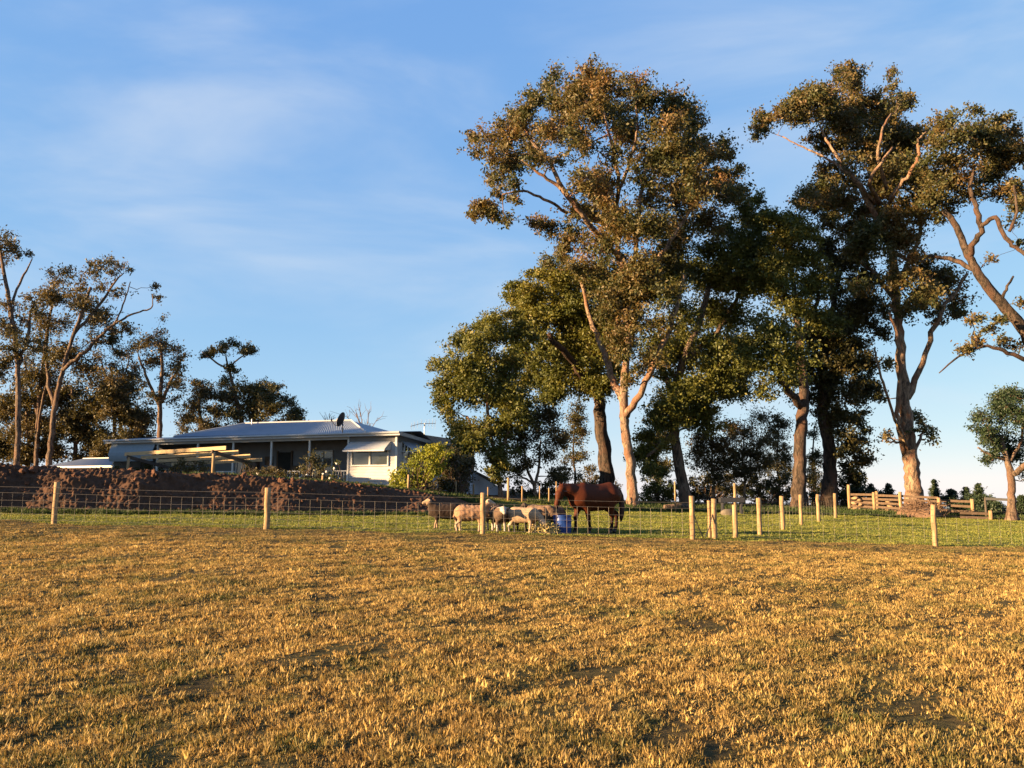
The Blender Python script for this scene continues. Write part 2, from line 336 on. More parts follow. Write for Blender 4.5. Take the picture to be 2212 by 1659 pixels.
def scatter(name, label, mat, tufts, pts, vi, rot, scl):
    V = []; F = []; kind = []; bc = []; n = 0
    for k, (v, f, c) in enumerate(tufts):
        V.append(v); F += [[i + n for i in q] for q in f]; n += len(v); kind += [k] * len(v); bc += c
    V.append(pts); V = np.concatenate(V); m = len(pts)
    kind = np.array(kind + [-1] * m, np.int32); bc = np.array(bc + [0.0] * m, np.float32)
    me = bpy.data.meshes.new(name); me.from_pydata(V.tolist(), [], F); me.materials.append(mat)
    z = np.zeros(n)
    def put(nm, typ, data, field='value'):
        a = me.attributes.new(nm, typ, 'POINT'); a.data.foreach_set(field, data)
    put('kind', 'INT', kind); put('bc', 'FLOAT', bc)
    put('vi', 'INT', np.concatenate([z, vi]).astype(np.int32))
    put('rotv', 'FLOAT_VECTOR', np.concatenate([np.zeros((n, 3)), rot]).astype(np.float32).ravel(), 'vector')
    put('sclv', 'FLOAT_VECTOR', np.concatenate([np.ones((n, 3)), scl]).astype(np.float32).ravel(), 'vector')
    o = obj(name, me); tag(o, label, 'grass', None, 'stuff')
    g = bpy.data.node_groups.new(name + '_scatter', 'GeometryNodeTree')
    g.interface.new_socket('Geometry', in_out='INPUT', socket_type='NodeSocketGeometry')
    g.interface.new_socket('Geometry', in_out='OUTPUT', socket_type='NodeSocketGeometry')
    gi = g.nodes.new('NodeGroupInput'); go = g.nodes.new('NodeGroupOutput')
    def named(nm, typ):
        a = g.nodes.new('GeometryNodeInputNamedAttribute'); a.data_type = typ; a.inputs['Name'].default_value = nm
        return [s_ for s_ in a.outputs if s_.enabled and s_.name == 'Attribute'][0]
    ka = named('kind', 'INT')
    def sep(k):
        c = g.nodes.new('FunctionNodeCompare'); c.data_type = 'INT'; c.operation = 'EQUAL'
        A = [s_ for s_ in c.inputs if s_.enabled and s_.name == 'A'][0]; B = [s_ for s_ in c.inputs if s_.enabled and s_.name == 'B'][0]
        g.links.new(ka, A); B.default_value = k
        s_ = g.nodes.new('GeometryNodeSeparateGeometry'); s_.domain = 'POINT'
        g.links.new(gi.outputs[0], s_.inputs[0]); g.links.new(c.outputs[0], s_.inputs['Selection']); return s_.outputs[0]
    j = g.nodes.new('GeometryNodeJoinGeometry')
    for k in range(len(tufts)):
        q = g.nodes.new('GeometryNodeGeometryToInstance'); g.links.new(sep(k), q.inputs[0]); g.links.new(q.outputs[0], j.inputs[0])
    iop = g.nodes.new('GeometryNodeInstanceOnPoints')
    g.links.new(sep(-1), iop.inputs['Points']); g.links.new(j.outputs[0], iop.inputs['Instance']); iop.inputs['Pick Instance'].default_value = True
    g.links.new(named('vi', 'INT'), iop.inputs['Instance Index'])
    g.links.new(named('rotv', 'FLOAT_VECTOR'), iop.inputs['Rotation']); g.links.new(named('sclv', 'FLOAT_VECTOR'), iop.inputs['Scale'])
    g.links.new(iop.outputs[0], go.inputs[0])
    md = o.modifiers.new('scatter', 'NODES'); md.node_group = g
    return o
def grass_mat(name, stops, green, dull=0.0):
    k = N(name); p = k.pos(); oi = k.n('ShaderNodeObjectInfo')
    a = k.noise(p, 0.55, 4, 0.6); b = k.noise(p, 2.6, 3, 0.6); c0 = k.attr('bc')
    f = k.math('ADD', k.math('MULTIPLY', c0, 0.4), k.math('MULTIPLY', oi.outputs['Random'], 0.6))
    col = k.ramp(f, stops)
    sx = k.n('ShaderNodeSeparateXYZ'); k.l(p, sx.inputs[0]); col = k.mix(k.math('MULTIPLY', k.rng(k.math('ADD', sx.outputs[1], k.rng(a, 0.3, 0.7, -2.0, 2.0)), 19.5, 23.0), dull), col, (0.15, 0.115, 0.05))  # blends towards a duller olive-brown in a band nearest the fence
    col = k.mix(1.0, col, k.ramp(k.math('ADD', k.math('MULTIPLY', k.noise(p, 1.5, 5, 0.65), 0.6), k.math('MULTIPLY', k.noise(p, 7.0, 3, 0.6), 0.4)), [(0.38, (0.50, 0.46, 0.44)), (0.52, (0.95, 0.92, 0.88)), (0.62, (1.1, 1.06, 1.0))]), 'MULTIPLY')
    gm = k.math('MULTIPLY', k.rng(k.math('ADD', a, k.math('MULTIPLY', b, 0.8)), 0.84, 1.10, 0.04, 0.95), k.rng(k.math('FRACT', k.math('MULTIPLY', f, 7.3)), 0.15, 0.5))
    col = k.mix(gm, col, green)
    return k.bsdf(col, 0.6, 0, spec=0.25, trans=k.mix(1.0, col, (1.2, 1.1, 0.8), 'MULTIPLY'), tfac=0.3)
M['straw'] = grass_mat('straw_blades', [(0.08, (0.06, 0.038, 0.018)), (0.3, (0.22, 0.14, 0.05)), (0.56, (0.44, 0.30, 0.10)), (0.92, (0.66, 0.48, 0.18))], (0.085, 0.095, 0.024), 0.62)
M['lawn'] = grass_mat('green_blades', [(0.0, (0.09, 0.11, 0.025)), (0.5, (0.22, 0.24, 0.046)), (1.0, (0.38, 0.34, 0.09))], (0.11, 0.15, 0.032))
M['weed'] = grass_mat('weed_blades', [(0.0, (0.02, 0.035, 0.01)), (0.6, (0.055, 0.085, 0.022)), (1.0, (0.11, 0.12, 0.04))], (0.03, 0.06, 0.015))
def fan(n, y0, y1, power, slack=1.12, extra=1.8):
    """n points over the paddock, thinning with distance"""
    u = R.random(n); e = 2 - power
    y = (y0 ** e + u * (y1 ** e - y0 ** e)) ** (1 / e)
    x = R.uniform(-1, 1, n) * (y * 0.643 * slack + extra)
    return x, y
def fence_y(x): return 25.0 + 0 * x
# straw paddock
n = 240000
x, y = fan(n, 3.0, 25.6, 1.25)
dens = 0.42 + 0.58 * np.clip(wob(x, y, 1.6) * 0.55 + 0.7 * wob(x * 2.3 + 5, y * 2.3, 3.0) + 0.7 * wob(y * 4, x * 4, 3.0) + 0.7, 0, 1)
bare = (0.6 * wob(x * 1.7, y * 1.7, 3.0) + wob(x + 9, y + 4, 2.4) + 0.3 * wob(y * 5, x * 5, 3.0)) > 1.15
keep = (R.random(n) < np.where(bare, 0.12, dens)) & (y < 25.35 + 0.25 * wob(x, y, 2.5)); x, y = x[keep], y[keep]; dens = dens[keep]; n = len(x)
pts = np.stack([x, y, gh(x, y)], 1)
rot = np.stack([R.normal(size=n) * 0.12, R.normal(size=n) * 0.12, R.uniform(0, 6.283, n)], 1)
s = 0.74 * (0.5 + 0.5 * R.random(n) + 0.7 * (dens - 0.5)) * np.where(R.random(n) < 0.06, 1.6, 1.0)
wdt = np.interp(y, [4, 10, 25], [1.0, 1.25, 1.7])
s = s * np.interp(y, [20.5, 24], [1.0, 0.72])
scl = np.stack([s * wdt, s * wdt, s * np.interp(y, [4, 25], [0.95, 0.85])], 1)
tf = [blade_tuft(100 + i, 13, 0.03, 0.075, 0.0095, 0.04, 1.0) for i in range(10)] + [blade_tuft(130 + i, 16, 0.02, 0.055, 0.012, 0.05, 1.4) for i in range(5)]
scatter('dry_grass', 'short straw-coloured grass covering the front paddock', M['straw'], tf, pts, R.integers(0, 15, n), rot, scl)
# green paddock behind the fence
n = 90000
x, y = fan(n, 24.9, 50, 1.0, 1.08, 2)
zb = gh(x, y)
keep = (y > 25.2 + 0.35 * wob(x, y, 2.0)) & ((x > 1.5) | (y < bank_toe(x) + 0.15) | ((x > -1.5) & (R.random(n) < 0.5))) & (R.random(n) < np.clip(0.8 + 0.5 * wob(x, y, 1.2), 0.25, 1)) & (y - 0.05 * x < 46 + 3 * wob(x, y, 0.8))
x, y = x[keep], y[keep]; n = len(x)
pts = np.stack([x, y, gh(x, y)], 1)
rot = np.stack([R.normal(size=n) * 0.1, R.normal(size=n) * 0.1, R.uniform(0, 6.283, n)], 1)
s = 0.7 + 0.6 * R.random(n); scl = np.stack([s * 1.7, s * 1.7, s], 1)
tg = [blade_tuft(200 + i, 14, 0.02, 0.06, 0.011, 0.07, 0.7) for i in range(6)]
scatter('green_grass', 'short green grass of the paddock behind the wire fence', M['lawn'], tg, pts, R.integers(0, 6, n), rot, scl)
# weeds at the foot of the bank, round the yard and under the trees
wx = []; wy = []
k = R.uniform(-24, -6, 5000); wx.append(k); wy.append(bank_toe(k) - 0.25 + R.normal(size=5000) * 0.22)
k = R.uniform(-6, -1, 500); wx.append(k); wy.append(bank_toe(k) - 0.15 + R.normal(size=500) * 0.15)
k = R.uniform(17, 36, 2600); wx.append(k); wy.append(49 - (k - 22) * 0.35 + R.normal(size=2600) * 0.9)
k = R.uniform(1, 24, 5000); wx.append(k); wy.append(R.uniform(45, 58, 5000))
k = R.uniform(-14, -1, 2500); wx.append(k); wy.append(bank_toe(k) + 3 + np.abs(R.normal(size=2500)) * 1.6)
x = np.concatenate(wx); y = np.concatenate(wy); n = len(x)
pts = np.stack([x, y, gh(x, y)], 1)
rot = np.stack([R.normal(size=n) * 0.15, R.normal(size=n) * 0.15, R.uniform(0, 6.283, n)], 1)
s = (0.6 + 0.9 * R.random(n)) * np.where(y > 40, 1.25, 0.8); scl = np.stack([s * 1.3, s * 1.3, s], 1)
tw = [blade_tuft(300 + i, 16, 0.05, 0.2, 0.022, 0.09, 0.8) for i in range(6)]
scatter('weeds', 'low leafy weeds at the foot of the soil bank and along the yard', M['weed'], tw, pts, R.integers(0, 6, n), rot, scl)

# ------------------------------------------------------------------ trees
def unit(n, r):
    v = r.normal(size=(n, 3)); return v / np.linalg.norm(v, axis=1)[:, None]
def leaves(cent, size, r, hang=0.35, aspect=0.38, tint=None):
    n = len(cent)
    a = unit(n, r); a[:, 2] -= hang; a /= np.linalg.norm(a, axis=1)[:, None]
    b = np.cross(a, unit(n, r)); b /= np.linalg.norm(b, axis=1)[:, None] + 1e-9
    L = size * r.uniform(0.65, 1.35, n)[:, None] / 2; W = L * aspect * r.uniform(.8, 1.3, n)[:, None]
    V = np.stack([cent - a * L, cent + b * W - a * L * .1, cent + a * L, cent - b * W - a * L * .1], 1).reshape(-1, 3)
    F = np.arange(4 * n).reshape(n, 4)
    t = np.repeat(r.random(n) if tint is None else tint, 4)
    return V, F, t
def leaf_object(name, V, F, t, mat, parent, off):
    me = mesh_from(name, V - off, F, [mat]); a = me.attributes.new('tint', 'FLOAT', 'POINT'); a.data.foreach_set('value', t.astype(np.float32))
    return obj(name, me, parent)
def foliage(clumps, r, sub=11, per=44, leaf=0.19, flat=0.8, subr=0.42, hang=0.35):
    """clumps (x,y,z,R) -> leaf mesh, sub-clump centres"""
    C = []; T = []; tw = []
    for (cx, cy, cz, Rr) in clumps:
        Rr = Rr * 1.18; n = max(4, int(1.75 * sub * (0.3 + 0.7 * Rr * Rr)))
        d = unit(n, r); d[:, 2] *= flat; rad = r.uniform(0.3, 0.95, n); wisp = r.random(n) < 0.22; rad[wisp] = r.uniform(0.95, 1.4, wisp.sum()); q = np.array((cx, cy, cz)) + d * (Rr * rad[:, None])
        base = r.random() * 0.35
        for ci_, c in enumerate(q):
            sr = subr * r.uniform(0.65, 1.25) * (0.55 + 0.45 * min(1.2, Rr)); m = max(8, int(1.18 * per * r.uniform(0.45, 1.3) * (sr / subr) ** 1.6))
            e = unit(m, r) * (r.random(m)[:, None] ** 0.75) * sr * 1.45; e[:, 2] *= 0.72; e = e * 0.85 + np.outer(r.normal(size=m) * 0.5 * sr, d[ci_])
            if wisp[ci_]: e = e[:max(6, m // 3)]; m = len(e)
            C.append(c + e); T.append(np.clip(base + r.random() * 0.35 + r.random(m) * 0.4, 0, 1))
            tw.append((np.array((cx, cy, cz)), c))
    C = np.concatenate(C); T = np.concatenate(T)
    return (*leaves(C, leaf * 1.07, r, hang, 0.46, T), tw)
def tree(name, label, y, trunk, limbs, clumps, leaf_m, bark_m, depth=0.8, seed=1, sub=11, per=44, leaf=0.19, flat=0.8, back=0.75, group=None, cat='tree', twigs=True, jit=0.1, fill=0.7):
    """trunk, limbs: (u, v, radius px[, dy]) along the photo at distance y; clumps (u, v, radius px[, dy])"""
    r = np.random.default_rng(seed)
    def conv(line):
        pts = [P(p[0], p[1], y + (p[3] if len(p) > 3 else 0)) for p in line]; rad = [p[2] * y / FPX for p in line]
        per_ = 5; C = catmull(pts, per_); rr = np.interp(np.linspace(0, len(rad) - 1, len(C)), np.arange(len(rad)), rad); return C, rr
    C, rr = conv(trunk)
    gz = g1(C[0][0], C[0][1]); C[0][2] = gz - 0.15
    root = thing(name, (C[0][0], C[0][1], gz), label, cat, group); off = OFF[root.name]
    C[1:-1, :2] += r.normal(size=(len(C) - 2, 2)) * rr[1:-1, None] * jit
    fl = np.exp(-(C[:, 2] - gz) / (rr[0] * 2.2)); rr = rr * 0.9 * (1 + 0.32 * fl)
    VV = []; FF = []; n = 0
    def addt(pts, rad, sides, lump=0.0):
        nonlocal n
        V, F = tube(pts, rad, sides, True, lump); VV.append(V); FF.extend([[i + n for i in f] for f in F]); n += len(V)
    addt(C, rr, 12, 0.12)
    nodes = [(C, rr)]
    for lb in limbs:
        c, q = conv(lb)
        if len(lb[0]) <= 3:
            k = np.linspace(0, 1, len(c)); c = c + np.outer(np.sin(k * 1.4), (0, r.normal() * 0.9, 0))
        c[1:-1] += r.normal(size=(len(c) - 2, 3)) * q[1:-1, None] * 0.35
        addt(c, q, 7, 0.1); nodes.append((c, q))
    # foliage clumps with depth of their own
    us = [c[0] for c in clumps]; half = (max(us) - min(us)) / 2 * y / FPX; um = (max(us) + min(us)) / 2
    W = []
    for c in clumps:
        rp = c[2] * y / FPX
        lim = half * depth * math.sqrt(max(0.12, 1 - ((c[0] - um) / (max(us) - min(us) + 1) * 1.9) ** 2))
        dy = c[3] if len(c) > 3 else r.uniform(-1, 0.9) * lim
        p = P(c[0], c[1], y + dy); W.append((*p, rp * (y + dy) / y))
        if r.random() < back and len(c) < 4:
            d2 = r.uniform(-1, 1) * lim; p = P(c[0] + r.normal() * c[2] * .5, c[1] + r.normal() * c[2] * .5, y + d2); W.append((*p, rp * 0.85))
    W0 = list(W)
    for i in range(int(len(W0) * fill)):
        a = np.array(W0[r.integers(len(W0))]); B = np.array(W0); dd = np.linalg.norm(B[:, :3] - a[:3], axis=1); nb = np.argsort(dd)[1:6]; b = B[nb[r.integers(len(nb))]]
        if np.linalg.norm(b[:3] - a[:3]) < 3.2 * (a[3] + b[3]) / 2 + .6: t = r.uniform(.3, .7); q = a * (1 - t) + b * t; q[:3] += r.normal(size=3) * .25; q[3] *= .8; W.append(tuple(q))
    # limbs reaching every clump from the nearest wood
    N0 = np.concatenate([a for a, _ in nodes]); NR = np.concatenate([b for _, b in nodes])
    order = sorted(range(len(W)), key=lambda i: np.min(np.linalg.norm(N0 - np.array(W[i][:3]), axis=1)))
    for i in order:
        p = np.array(W[i][:3]); d = N0 - p; dist = np.linalg.norm(d, axis=1)
        cost = dist + np.maximum(0, d[:, 2]) * 1.2 + (N0[:, 2] < gz + 1.2) * 50
        j = int(np.argmin(cost)); a = N0[j]; L = dist[j]
        if L < 0.3: continue
        r0 = min(NR[j] * 0.75, 0.022 + 0.0135 * L + 0.02 * W[i][3]); mid = (a + p) / 2 + np.array((r.normal(), r.normal(), -0.4 + r.normal() * 0.6)) * L * 0.13
        k = max(4, int(L / 0.5)); c = catmull([a, mid, p], max(2, k // 2)); c[1:-1] += r.normal(size=(len(c) - 2, 3)) * 0.035 * min(L, 3)
        q = np.linspace(r0, 0.014, len(c)); addt(c, q, 5); N0 = np.concatenate([N0, c]); NR = np.concatenate([NR, q])
    V, F, t, tw = foliage(W, r, sub, per, leaf, flat)
    if twigs:
        for a, b in tw:
            if r.random() < 0.75:
                m = (a + b) / 2 + r.normal(size=3) * 0.12; addt(np.array((a, m, b)), (0.016, 0.011, 0.005), 3)
    V2 = np.concatenate(VV) - off
    obj('trunk', mesh_from('trunk', V2, FF, [bark_m], True), root)
    leaf_object('crown', V, F, t, leaf_m, root, off)
    return root
GUMS = 'tall gum trees right of the house'
# the tallest gum, middle of the picture
tree('gum_tree', 'tallest gum tree, wide crown of pale limbs, orange-lit trunk behind the horse', 49,
 [(1368, 1100, 13.3), (1366, 1050, 11.7), (1358, 980, 10.9), (1350, 920, 10.5), (1347, 865, 10.1), (1352, 790, 8.6), (1358, 700, 7.8), (1352, 620, 7.0), (1335, 540, 5.5), (1325, 470, 4.3)],
 [[(1347, 870, 9), (1325, 820, 8, 1), (1305, 760, 7, 2), (1280, 690, 5.5, 3), (1255, 600, 4, 3)],
  [(1352, 900, 8), (1385, 840, 7, -1), (1420, 770, 6.5, -2), (1450, 690, 5.5, -2), (1475, 600, 4, -2)],
  [(1355, 650, 7), (1372, 560, 6, 1), (1380, 470, 5, 1), (1395, 380, 4, 1), (1405, 320, 2.5, 1)],
  [(1340, 560, 6.5), (1285, 500, 6, -2), (1235, 440, 5, -3), (1205, 405, 4.2, -3), (1165, 380, 3, -3.3), (1125, 350, 2, -3.5)],
  [(1330, 500, 6), (1265, 455, 5.5, -1), (1225, 420, 5, -2), (1190, 345, 4.3, -2.6), (1160, 310, 3.5, -3), (1130, 260, 2, -3)],
  [(1225, 460, 3.5, -2), (1175, 430, 3, -3), (1130, 412, 2.4, -3.4), (1085, 420, 1.6, -3.6)],
  [(1325, 480, 5), (1335, 400, 4.5, -1), (1320, 330, 3.5, -1), (1300, 260, 2.5, 0), (1285, 200, 1.5, 0)],
  [(1335, 420, 4, -1), (1360, 350, 3.5, -2), (1375, 290, 2.5, -2), (1375, 220, 1.5, -2)],
  [(1360, 640, 5, -1), (1420, 560, 4.5, -2.5), (1455, 510, 4, -3), (1500, 440, 2.8, -3), (1530, 390, 1.8, -3)]],
 [(1272, 158, 34), (1302, 185, 36), (1236, 190, 30), (1368, 178, 30), (1388, 212, 34), (1197, 160, 16), (1180, 185, 22), (1152, 212, 25), (1130, 238, 26), (1108, 255, 24),
  (1225, 235, 38), (1280, 232, 42), (1330, 240, 38), (1448, 228, 34), (1478, 252, 34), (1495, 268, 28), (1420, 272, 44), (1362, 288, 42), (1248, 290, 40), (1192, 285, 34), (1142, 298, 32),
  (1082, 286, 30), (1050, 294, 26), (1026, 300, 18), (1030, 330, 20), (1066, 340, 30), (1110, 348, 34), (1158, 340, 26), (1460, 322, 44), (1502, 318, 34), (1526, 335, 26), (1482, 368, 42), (1424, 365, 36),
  (1072, 382, 24), (1102, 396, 18), (1042, 448, 20), (1062, 458, 18), (1026, 462, 13), (1092, 470, 12), (1112, 432, 13), (1300, 385, 36), (1268, 378, 32), (1298, 440, 38), (1330, 470, 42), (1258, 462, 28),
  (1182, 486, 24), (1162, 484, 16), (1240, 505, 32), (1288, 520, 42), (1400, 430, 38), (1458, 440, 42), (1508, 432, 36), (1538, 400, 30), (1402, 492, 38), (1468, 500, 42), (1534, 478, 36),
  (1565, 308, 20), (1576, 335, 16), (1598, 365, 11), (1584, 420, 24), (1560, 380, 22), (1604, 412, 16), (1330, 580, 44), (1398, 570, 40), (1270, 585, 38), (1440, 560, 40),
  (1215, 560, 20), (1185, 565, 16), (1345, 660, 36), (1385, 640, 32), (1370, 700, 36, -4), (1420, 700, 38, -4.5), (1405, 775, 30, -4), (1330, 725, 34, -4), (1385, 610, 36, -4.5), (1445, 640, 36, -5), (1310, 650, 36, -4), (1350, 770, 24, -3.5), (1360, 820, 20, -3), (1300, 540, 34, -4), (1350, 500, 36, -4), (1250, 400, 26, -4), (1205, 345, 24, -4.5), (1330, 330, 34, -4), (1380, 380, 34, -4), (1430, 330, 36, -4)],
 M['leaf_gum'], M['bark_pale'], 0.75, 21, 12, 46, 0.185, group=GUMS)
# trunk standing behind it on the left, broad low canopy
tree('gum_tree', 'dense olive-green gum with straight dark trunk left of the tallest gum', 58,
 [(1312, 1075, 17), (1308, 1000, 16), (1298, 930, 15), (1294, 860, 13), (1285, 790, 11), (1270, 710, 9), (1255, 640, 6)],
 [[(1294, 860, 9), (1235, 790, 7, -3), (1185, 730, 5, -5)], [(1290, 800, 8), (1320, 730, 6, -2), (1335, 680, 4, -3)]],
 [(1112, 640, 22), (1142, 628, 34), (1200, 618, 42), (1172, 676, 50), (1232, 690, 52), (1298, 680, 50), (1232, 640, 36), (1240, 760, 52), (1178, 756, 46), (1292, 772, 46), (1334, 738, 38),
  (1140, 700, 36), (1300, 828, 36), (1258, 834, 34), (1210, 826, 34), (1310, 625, 40), (1260, 600, 36), (1345, 810, 22), (1150, 810, 38), (1285, 730, 46), (1118, 760, 36), (1190, 850, 28), (1165, 590, 12)],
 M['leaf_green'], M['bark_dark'], 0.8, 22, 13, 52, 0.20, group=GUMS)
# leaning trunk to the right, dark crown
tree('gum_tree', 'dark leaning gum just right of the tallest gum, lit patch at its foot', 53.5,
 [(1482, 1092, 14), (1474, 1040, 12.5), (1463, 980, 12), (1456, 920, 11), (1455, 850, 10), (1480, 770, 9), (1510, 700, 8), (1530, 620, 6)],
 [[(1455, 860, 7), (1430, 800, 6, 2), (1410, 740, 5, 3)], [(1480, 780, 7), (1545, 720, 5.5, 2), (1590, 640, 4, 2)], [(1456, 930, 5), (1430, 960, 4, -1.5), (1405, 985, 3, -2)]],
 [(1450, 618, 44), (1520, 596, 46), (1560, 560, 40), (1612, 530, 34), (1645, 480, 24), (1600, 460, 28), (1632, 430, 17), (1600, 600, 44), (1480, 690, 42), (1540, 680, 48), (1590, 690, 42), (1450, 750, 38), (1500, 770, 46), (1560, 760, 46),
  (1600, 760, 36), (1420, 790, 30), (1480, 846, 38), (1540, 840, 44), (1585, 830, 36), (1438, 880, 30), (1420, 905, 24), (1520, 900, 36), (1470, 910, 24), (1400, 940, 20), (1385, 985, 20), (1400, 1010, 18), (1430, 960, 22), (1640, 560, 36), (1570, 500, 34), (1655, 520, 22)],
 M['leaf_green'], M['bark_mid'], 0.8, 23, 13, 52, 0.19, group=GUMS)
tree('gum_tree', 'thick dark-trunked gum with a yellow-green lower crown behind the side fence posts', 51.5,
 [(1724, 1085, 17.2), (1726, 1030, 14.8), (1729, 970, 13.9), (1733, 900, 13.1), (1735, 830, 11.5), (1728, 740, 9.0), (1718, 650, 6.6), (1708, 560, 4.1)],
 [[(1733, 880, 9), (1690, 820, 6, -2), (1660, 770, 4, -3)], [(1728, 740, 7), (1760, 660, 5, 1), (1765, 600, 3, 1)]],
 [(1660, 700, 40, -4.5), (1622, 742, 34, -4.5), (1692, 716, 36, -4.5), (1642, 786, 38, -4.5), (1682, 800, 38, -4.5), (1640, 832, 24, -4.5), (1722, 760, 38, -4.5), (1716, 824, 32), (1655, 856, 16, -4.5), (1612, 790, 22), (1692, 482, 28), (1722, 470, 24), (1700, 520, 36), (1742, 558, 38), (1690, 606, 42),
  (1758, 610, 42), (1648, 622, 36), (1720, 660, 38), (1668, 560, 32), (1760, 690, 36), (1672, 468, 14), (1740, 510, 26), (1590, 760, 20)],
 M['leaf_green'], M['bark_dark'], 0.7, 24, 12, 48, 0.19, group=GUMS)
tree('gum_tree', 'dark gum with a leaning trunk, second of the two dark trunks by the yard', 56,
 [(1788, 1080, 17.6), (1792, 1020, 15.1), (1790, 960, 14.3), (1780, 900, 13.4), (1778, 830, 11.8), (1785, 750, 9.2), (1800, 660, 6.7), (1815, 590, 4.2)],
 [[(1780, 880, 9), (1810, 800, 7, -1), (1840, 740, 5, -1)], [(1779, 840, 8), (1760, 760, 6, 2), (1750, 690, 4, 2)]],
 [(1800, 620, 40), (1832, 690, 40), (1790, 716, 42), (1812, 786, 42), (1852, 752, 32), (1780, 846, 38), (1832, 850, 36), (1850, 904, 26), (1838, 944, 28), (1880, 780, 22), (1862, 656, 36), (1822, 560, 36), (1790, 900, 28), (1866, 996, 14), (1836, 1010, 18),
  (1780, 540, 26), (1872, 840, 22), (1858, 950, 18), (1868, 600, 26), (1752, 790, 34), (1745, 860, 24), (1756, 730, 34), (1898, 720, 18), (1855, 1040, 14), (1810, 980, 16)],
 M['leaf_dark'], M['bark_dark'], 0.7, 25, 12, 46, 0.20, group=GUMS)
tree('gum_tree', 'tall gum with a clean pale-footed trunk standing behind the timber yard', 53,
 [(1974, 1088, 19.3), (1971, 1040, 16.8), (1968, 990, 16.8), (1957, 910, 14.3), (1950, 830, 12.6), (1944, 750, 11.3), (1938, 670, 10.1), (1934, 600, 8.8), (1925, 540, 7.6), (1905, 470, 5.9)],
 [[(1955, 985, 6), (1936, 910, 5, -1), (1936, 830, 4.5, -1), (1930, 740, 3.5, -1.5), (1910, 680, 2.5, -1.5)],
  [(1960, 860, 7), (1985, 770, 6, 1), (1998, 700, 5, 1.5), (2022, 655, 4, 2), (2048, 610, 3, 2)],
  [(1966, 980, 4), (1918, 890, 3, -1.5), (1885, 820, 2.4, -2), (1866, 760, 1.8, -2)],
  [(1972, 990, 4), (1990, 940, 3, 1), (2004, 918, 2, 1)],
  [(1925, 540, 8), (1895, 460, 6.5, -2), (1868, 392, 5.5, -3.2), (1842, 345, 4.6, -3.6), (1815, 300, 3, -3.6), (1790, 250, 1.8, -3)],
  [(1905, 470, 6), (1930, 420, 5, -3), (1965, 375, 4, -4), (1984, 335, 3.4, -4.4), (1982, 308, 2.8, -4.4), (2000, 285, 1.6, -4)],
  [(1900, 440, 5, -1.5), (1880, 390, 4, -4), (1905, 350, 3, -4.4), (1928, 318, 2, -4)],
  [(1915, 410, 4, -2.5), (1898, 340, 3.4, -4), (1905, 285, 2.6, -4.2), (1925, 245, 1.6, -3.5)],
  [(1890, 440, 4, -2), (1842, 385, 3, -3.4), (1790, 345, 2.4, -3), (1735, 318, 1.8, -2.5), (1690, 295, 1.2, -2)],
  [(1934, 620, 6), (1975, 545, 5, 1), (1990, 480, 4, 2), (1985, 430, 3, 2)], [(1938, 650, 6), (1900, 600, 5, 1), (1865, 560, 4, 1.5), (1835, 510, 2.5, 2)]],
 [(1636, 276, 13), (1652, 254, 18), (1676, 246, 22), (1702, 236, 22), (1726, 222, 24), (1738, 262, 20), (1752, 298, 20), (1762, 202, 28), (1782, 228, 38), (1818, 158, 18), (1836, 158, 16), (1830, 190, 28), (1806, 260, 38),
  (1850, 222, 34), (1890, 226, 26), (1922, 184, 16), (1926, 160, 9), (1942, 232, 24), (1962, 214, 14), (1900, 268, 32), (1880, 312, 38), (1932, 300, 36), (1968, 284, 26), (1742, 424, 26), (1780, 408, 36), (1822, 430, 32),
  (1758, 450, 22), (1906, 370, 34), (1952, 362, 34), (1988, 392, 34), (1890, 452, 36), (1950, 440, 36), (1830, 498, 32), (1880, 530, 40), (1940, 520, 38), (1996, 470, 30), (1786, 486, 20), (1850, 566, 34), (1920, 600, 38), (1988, 566, 34),
  (2040, 596, 30), (2062, 640, 28), (2004, 644, 30), (2072, 680, 16), (1902, 672, 26), (1960, 664, 30), (1914, 784, 15), (1912, 940, 12), (1996, 926, 17), (2012, 946, 13), (1982, 898, 13), (1896, 858, 10), (1725, 440, 12), (1860, 625, 22), (2020, 690, 18), (1850, 300, 34, 1.5), (1880, 352, 34, 2), (1838, 395, 30, 2), (1902, 412, 32, 2), (1868, 455, 30, 2), (1930, 392, 32, 2.5), (1800, 322, 26, 1), (1790, 362, 22, 1.5), (1956, 330, 30, 2), (1840, 345, 26, -4), (1925, 470, 30, -3), (1870, 500, 28, -3), (1960, 560, 28, -3)],
 M['leaf_gum'], M['bark_pale'], 0.7, 26, 12, 44, 0.2, back=0.5, fill=1.2, group=GUMS)
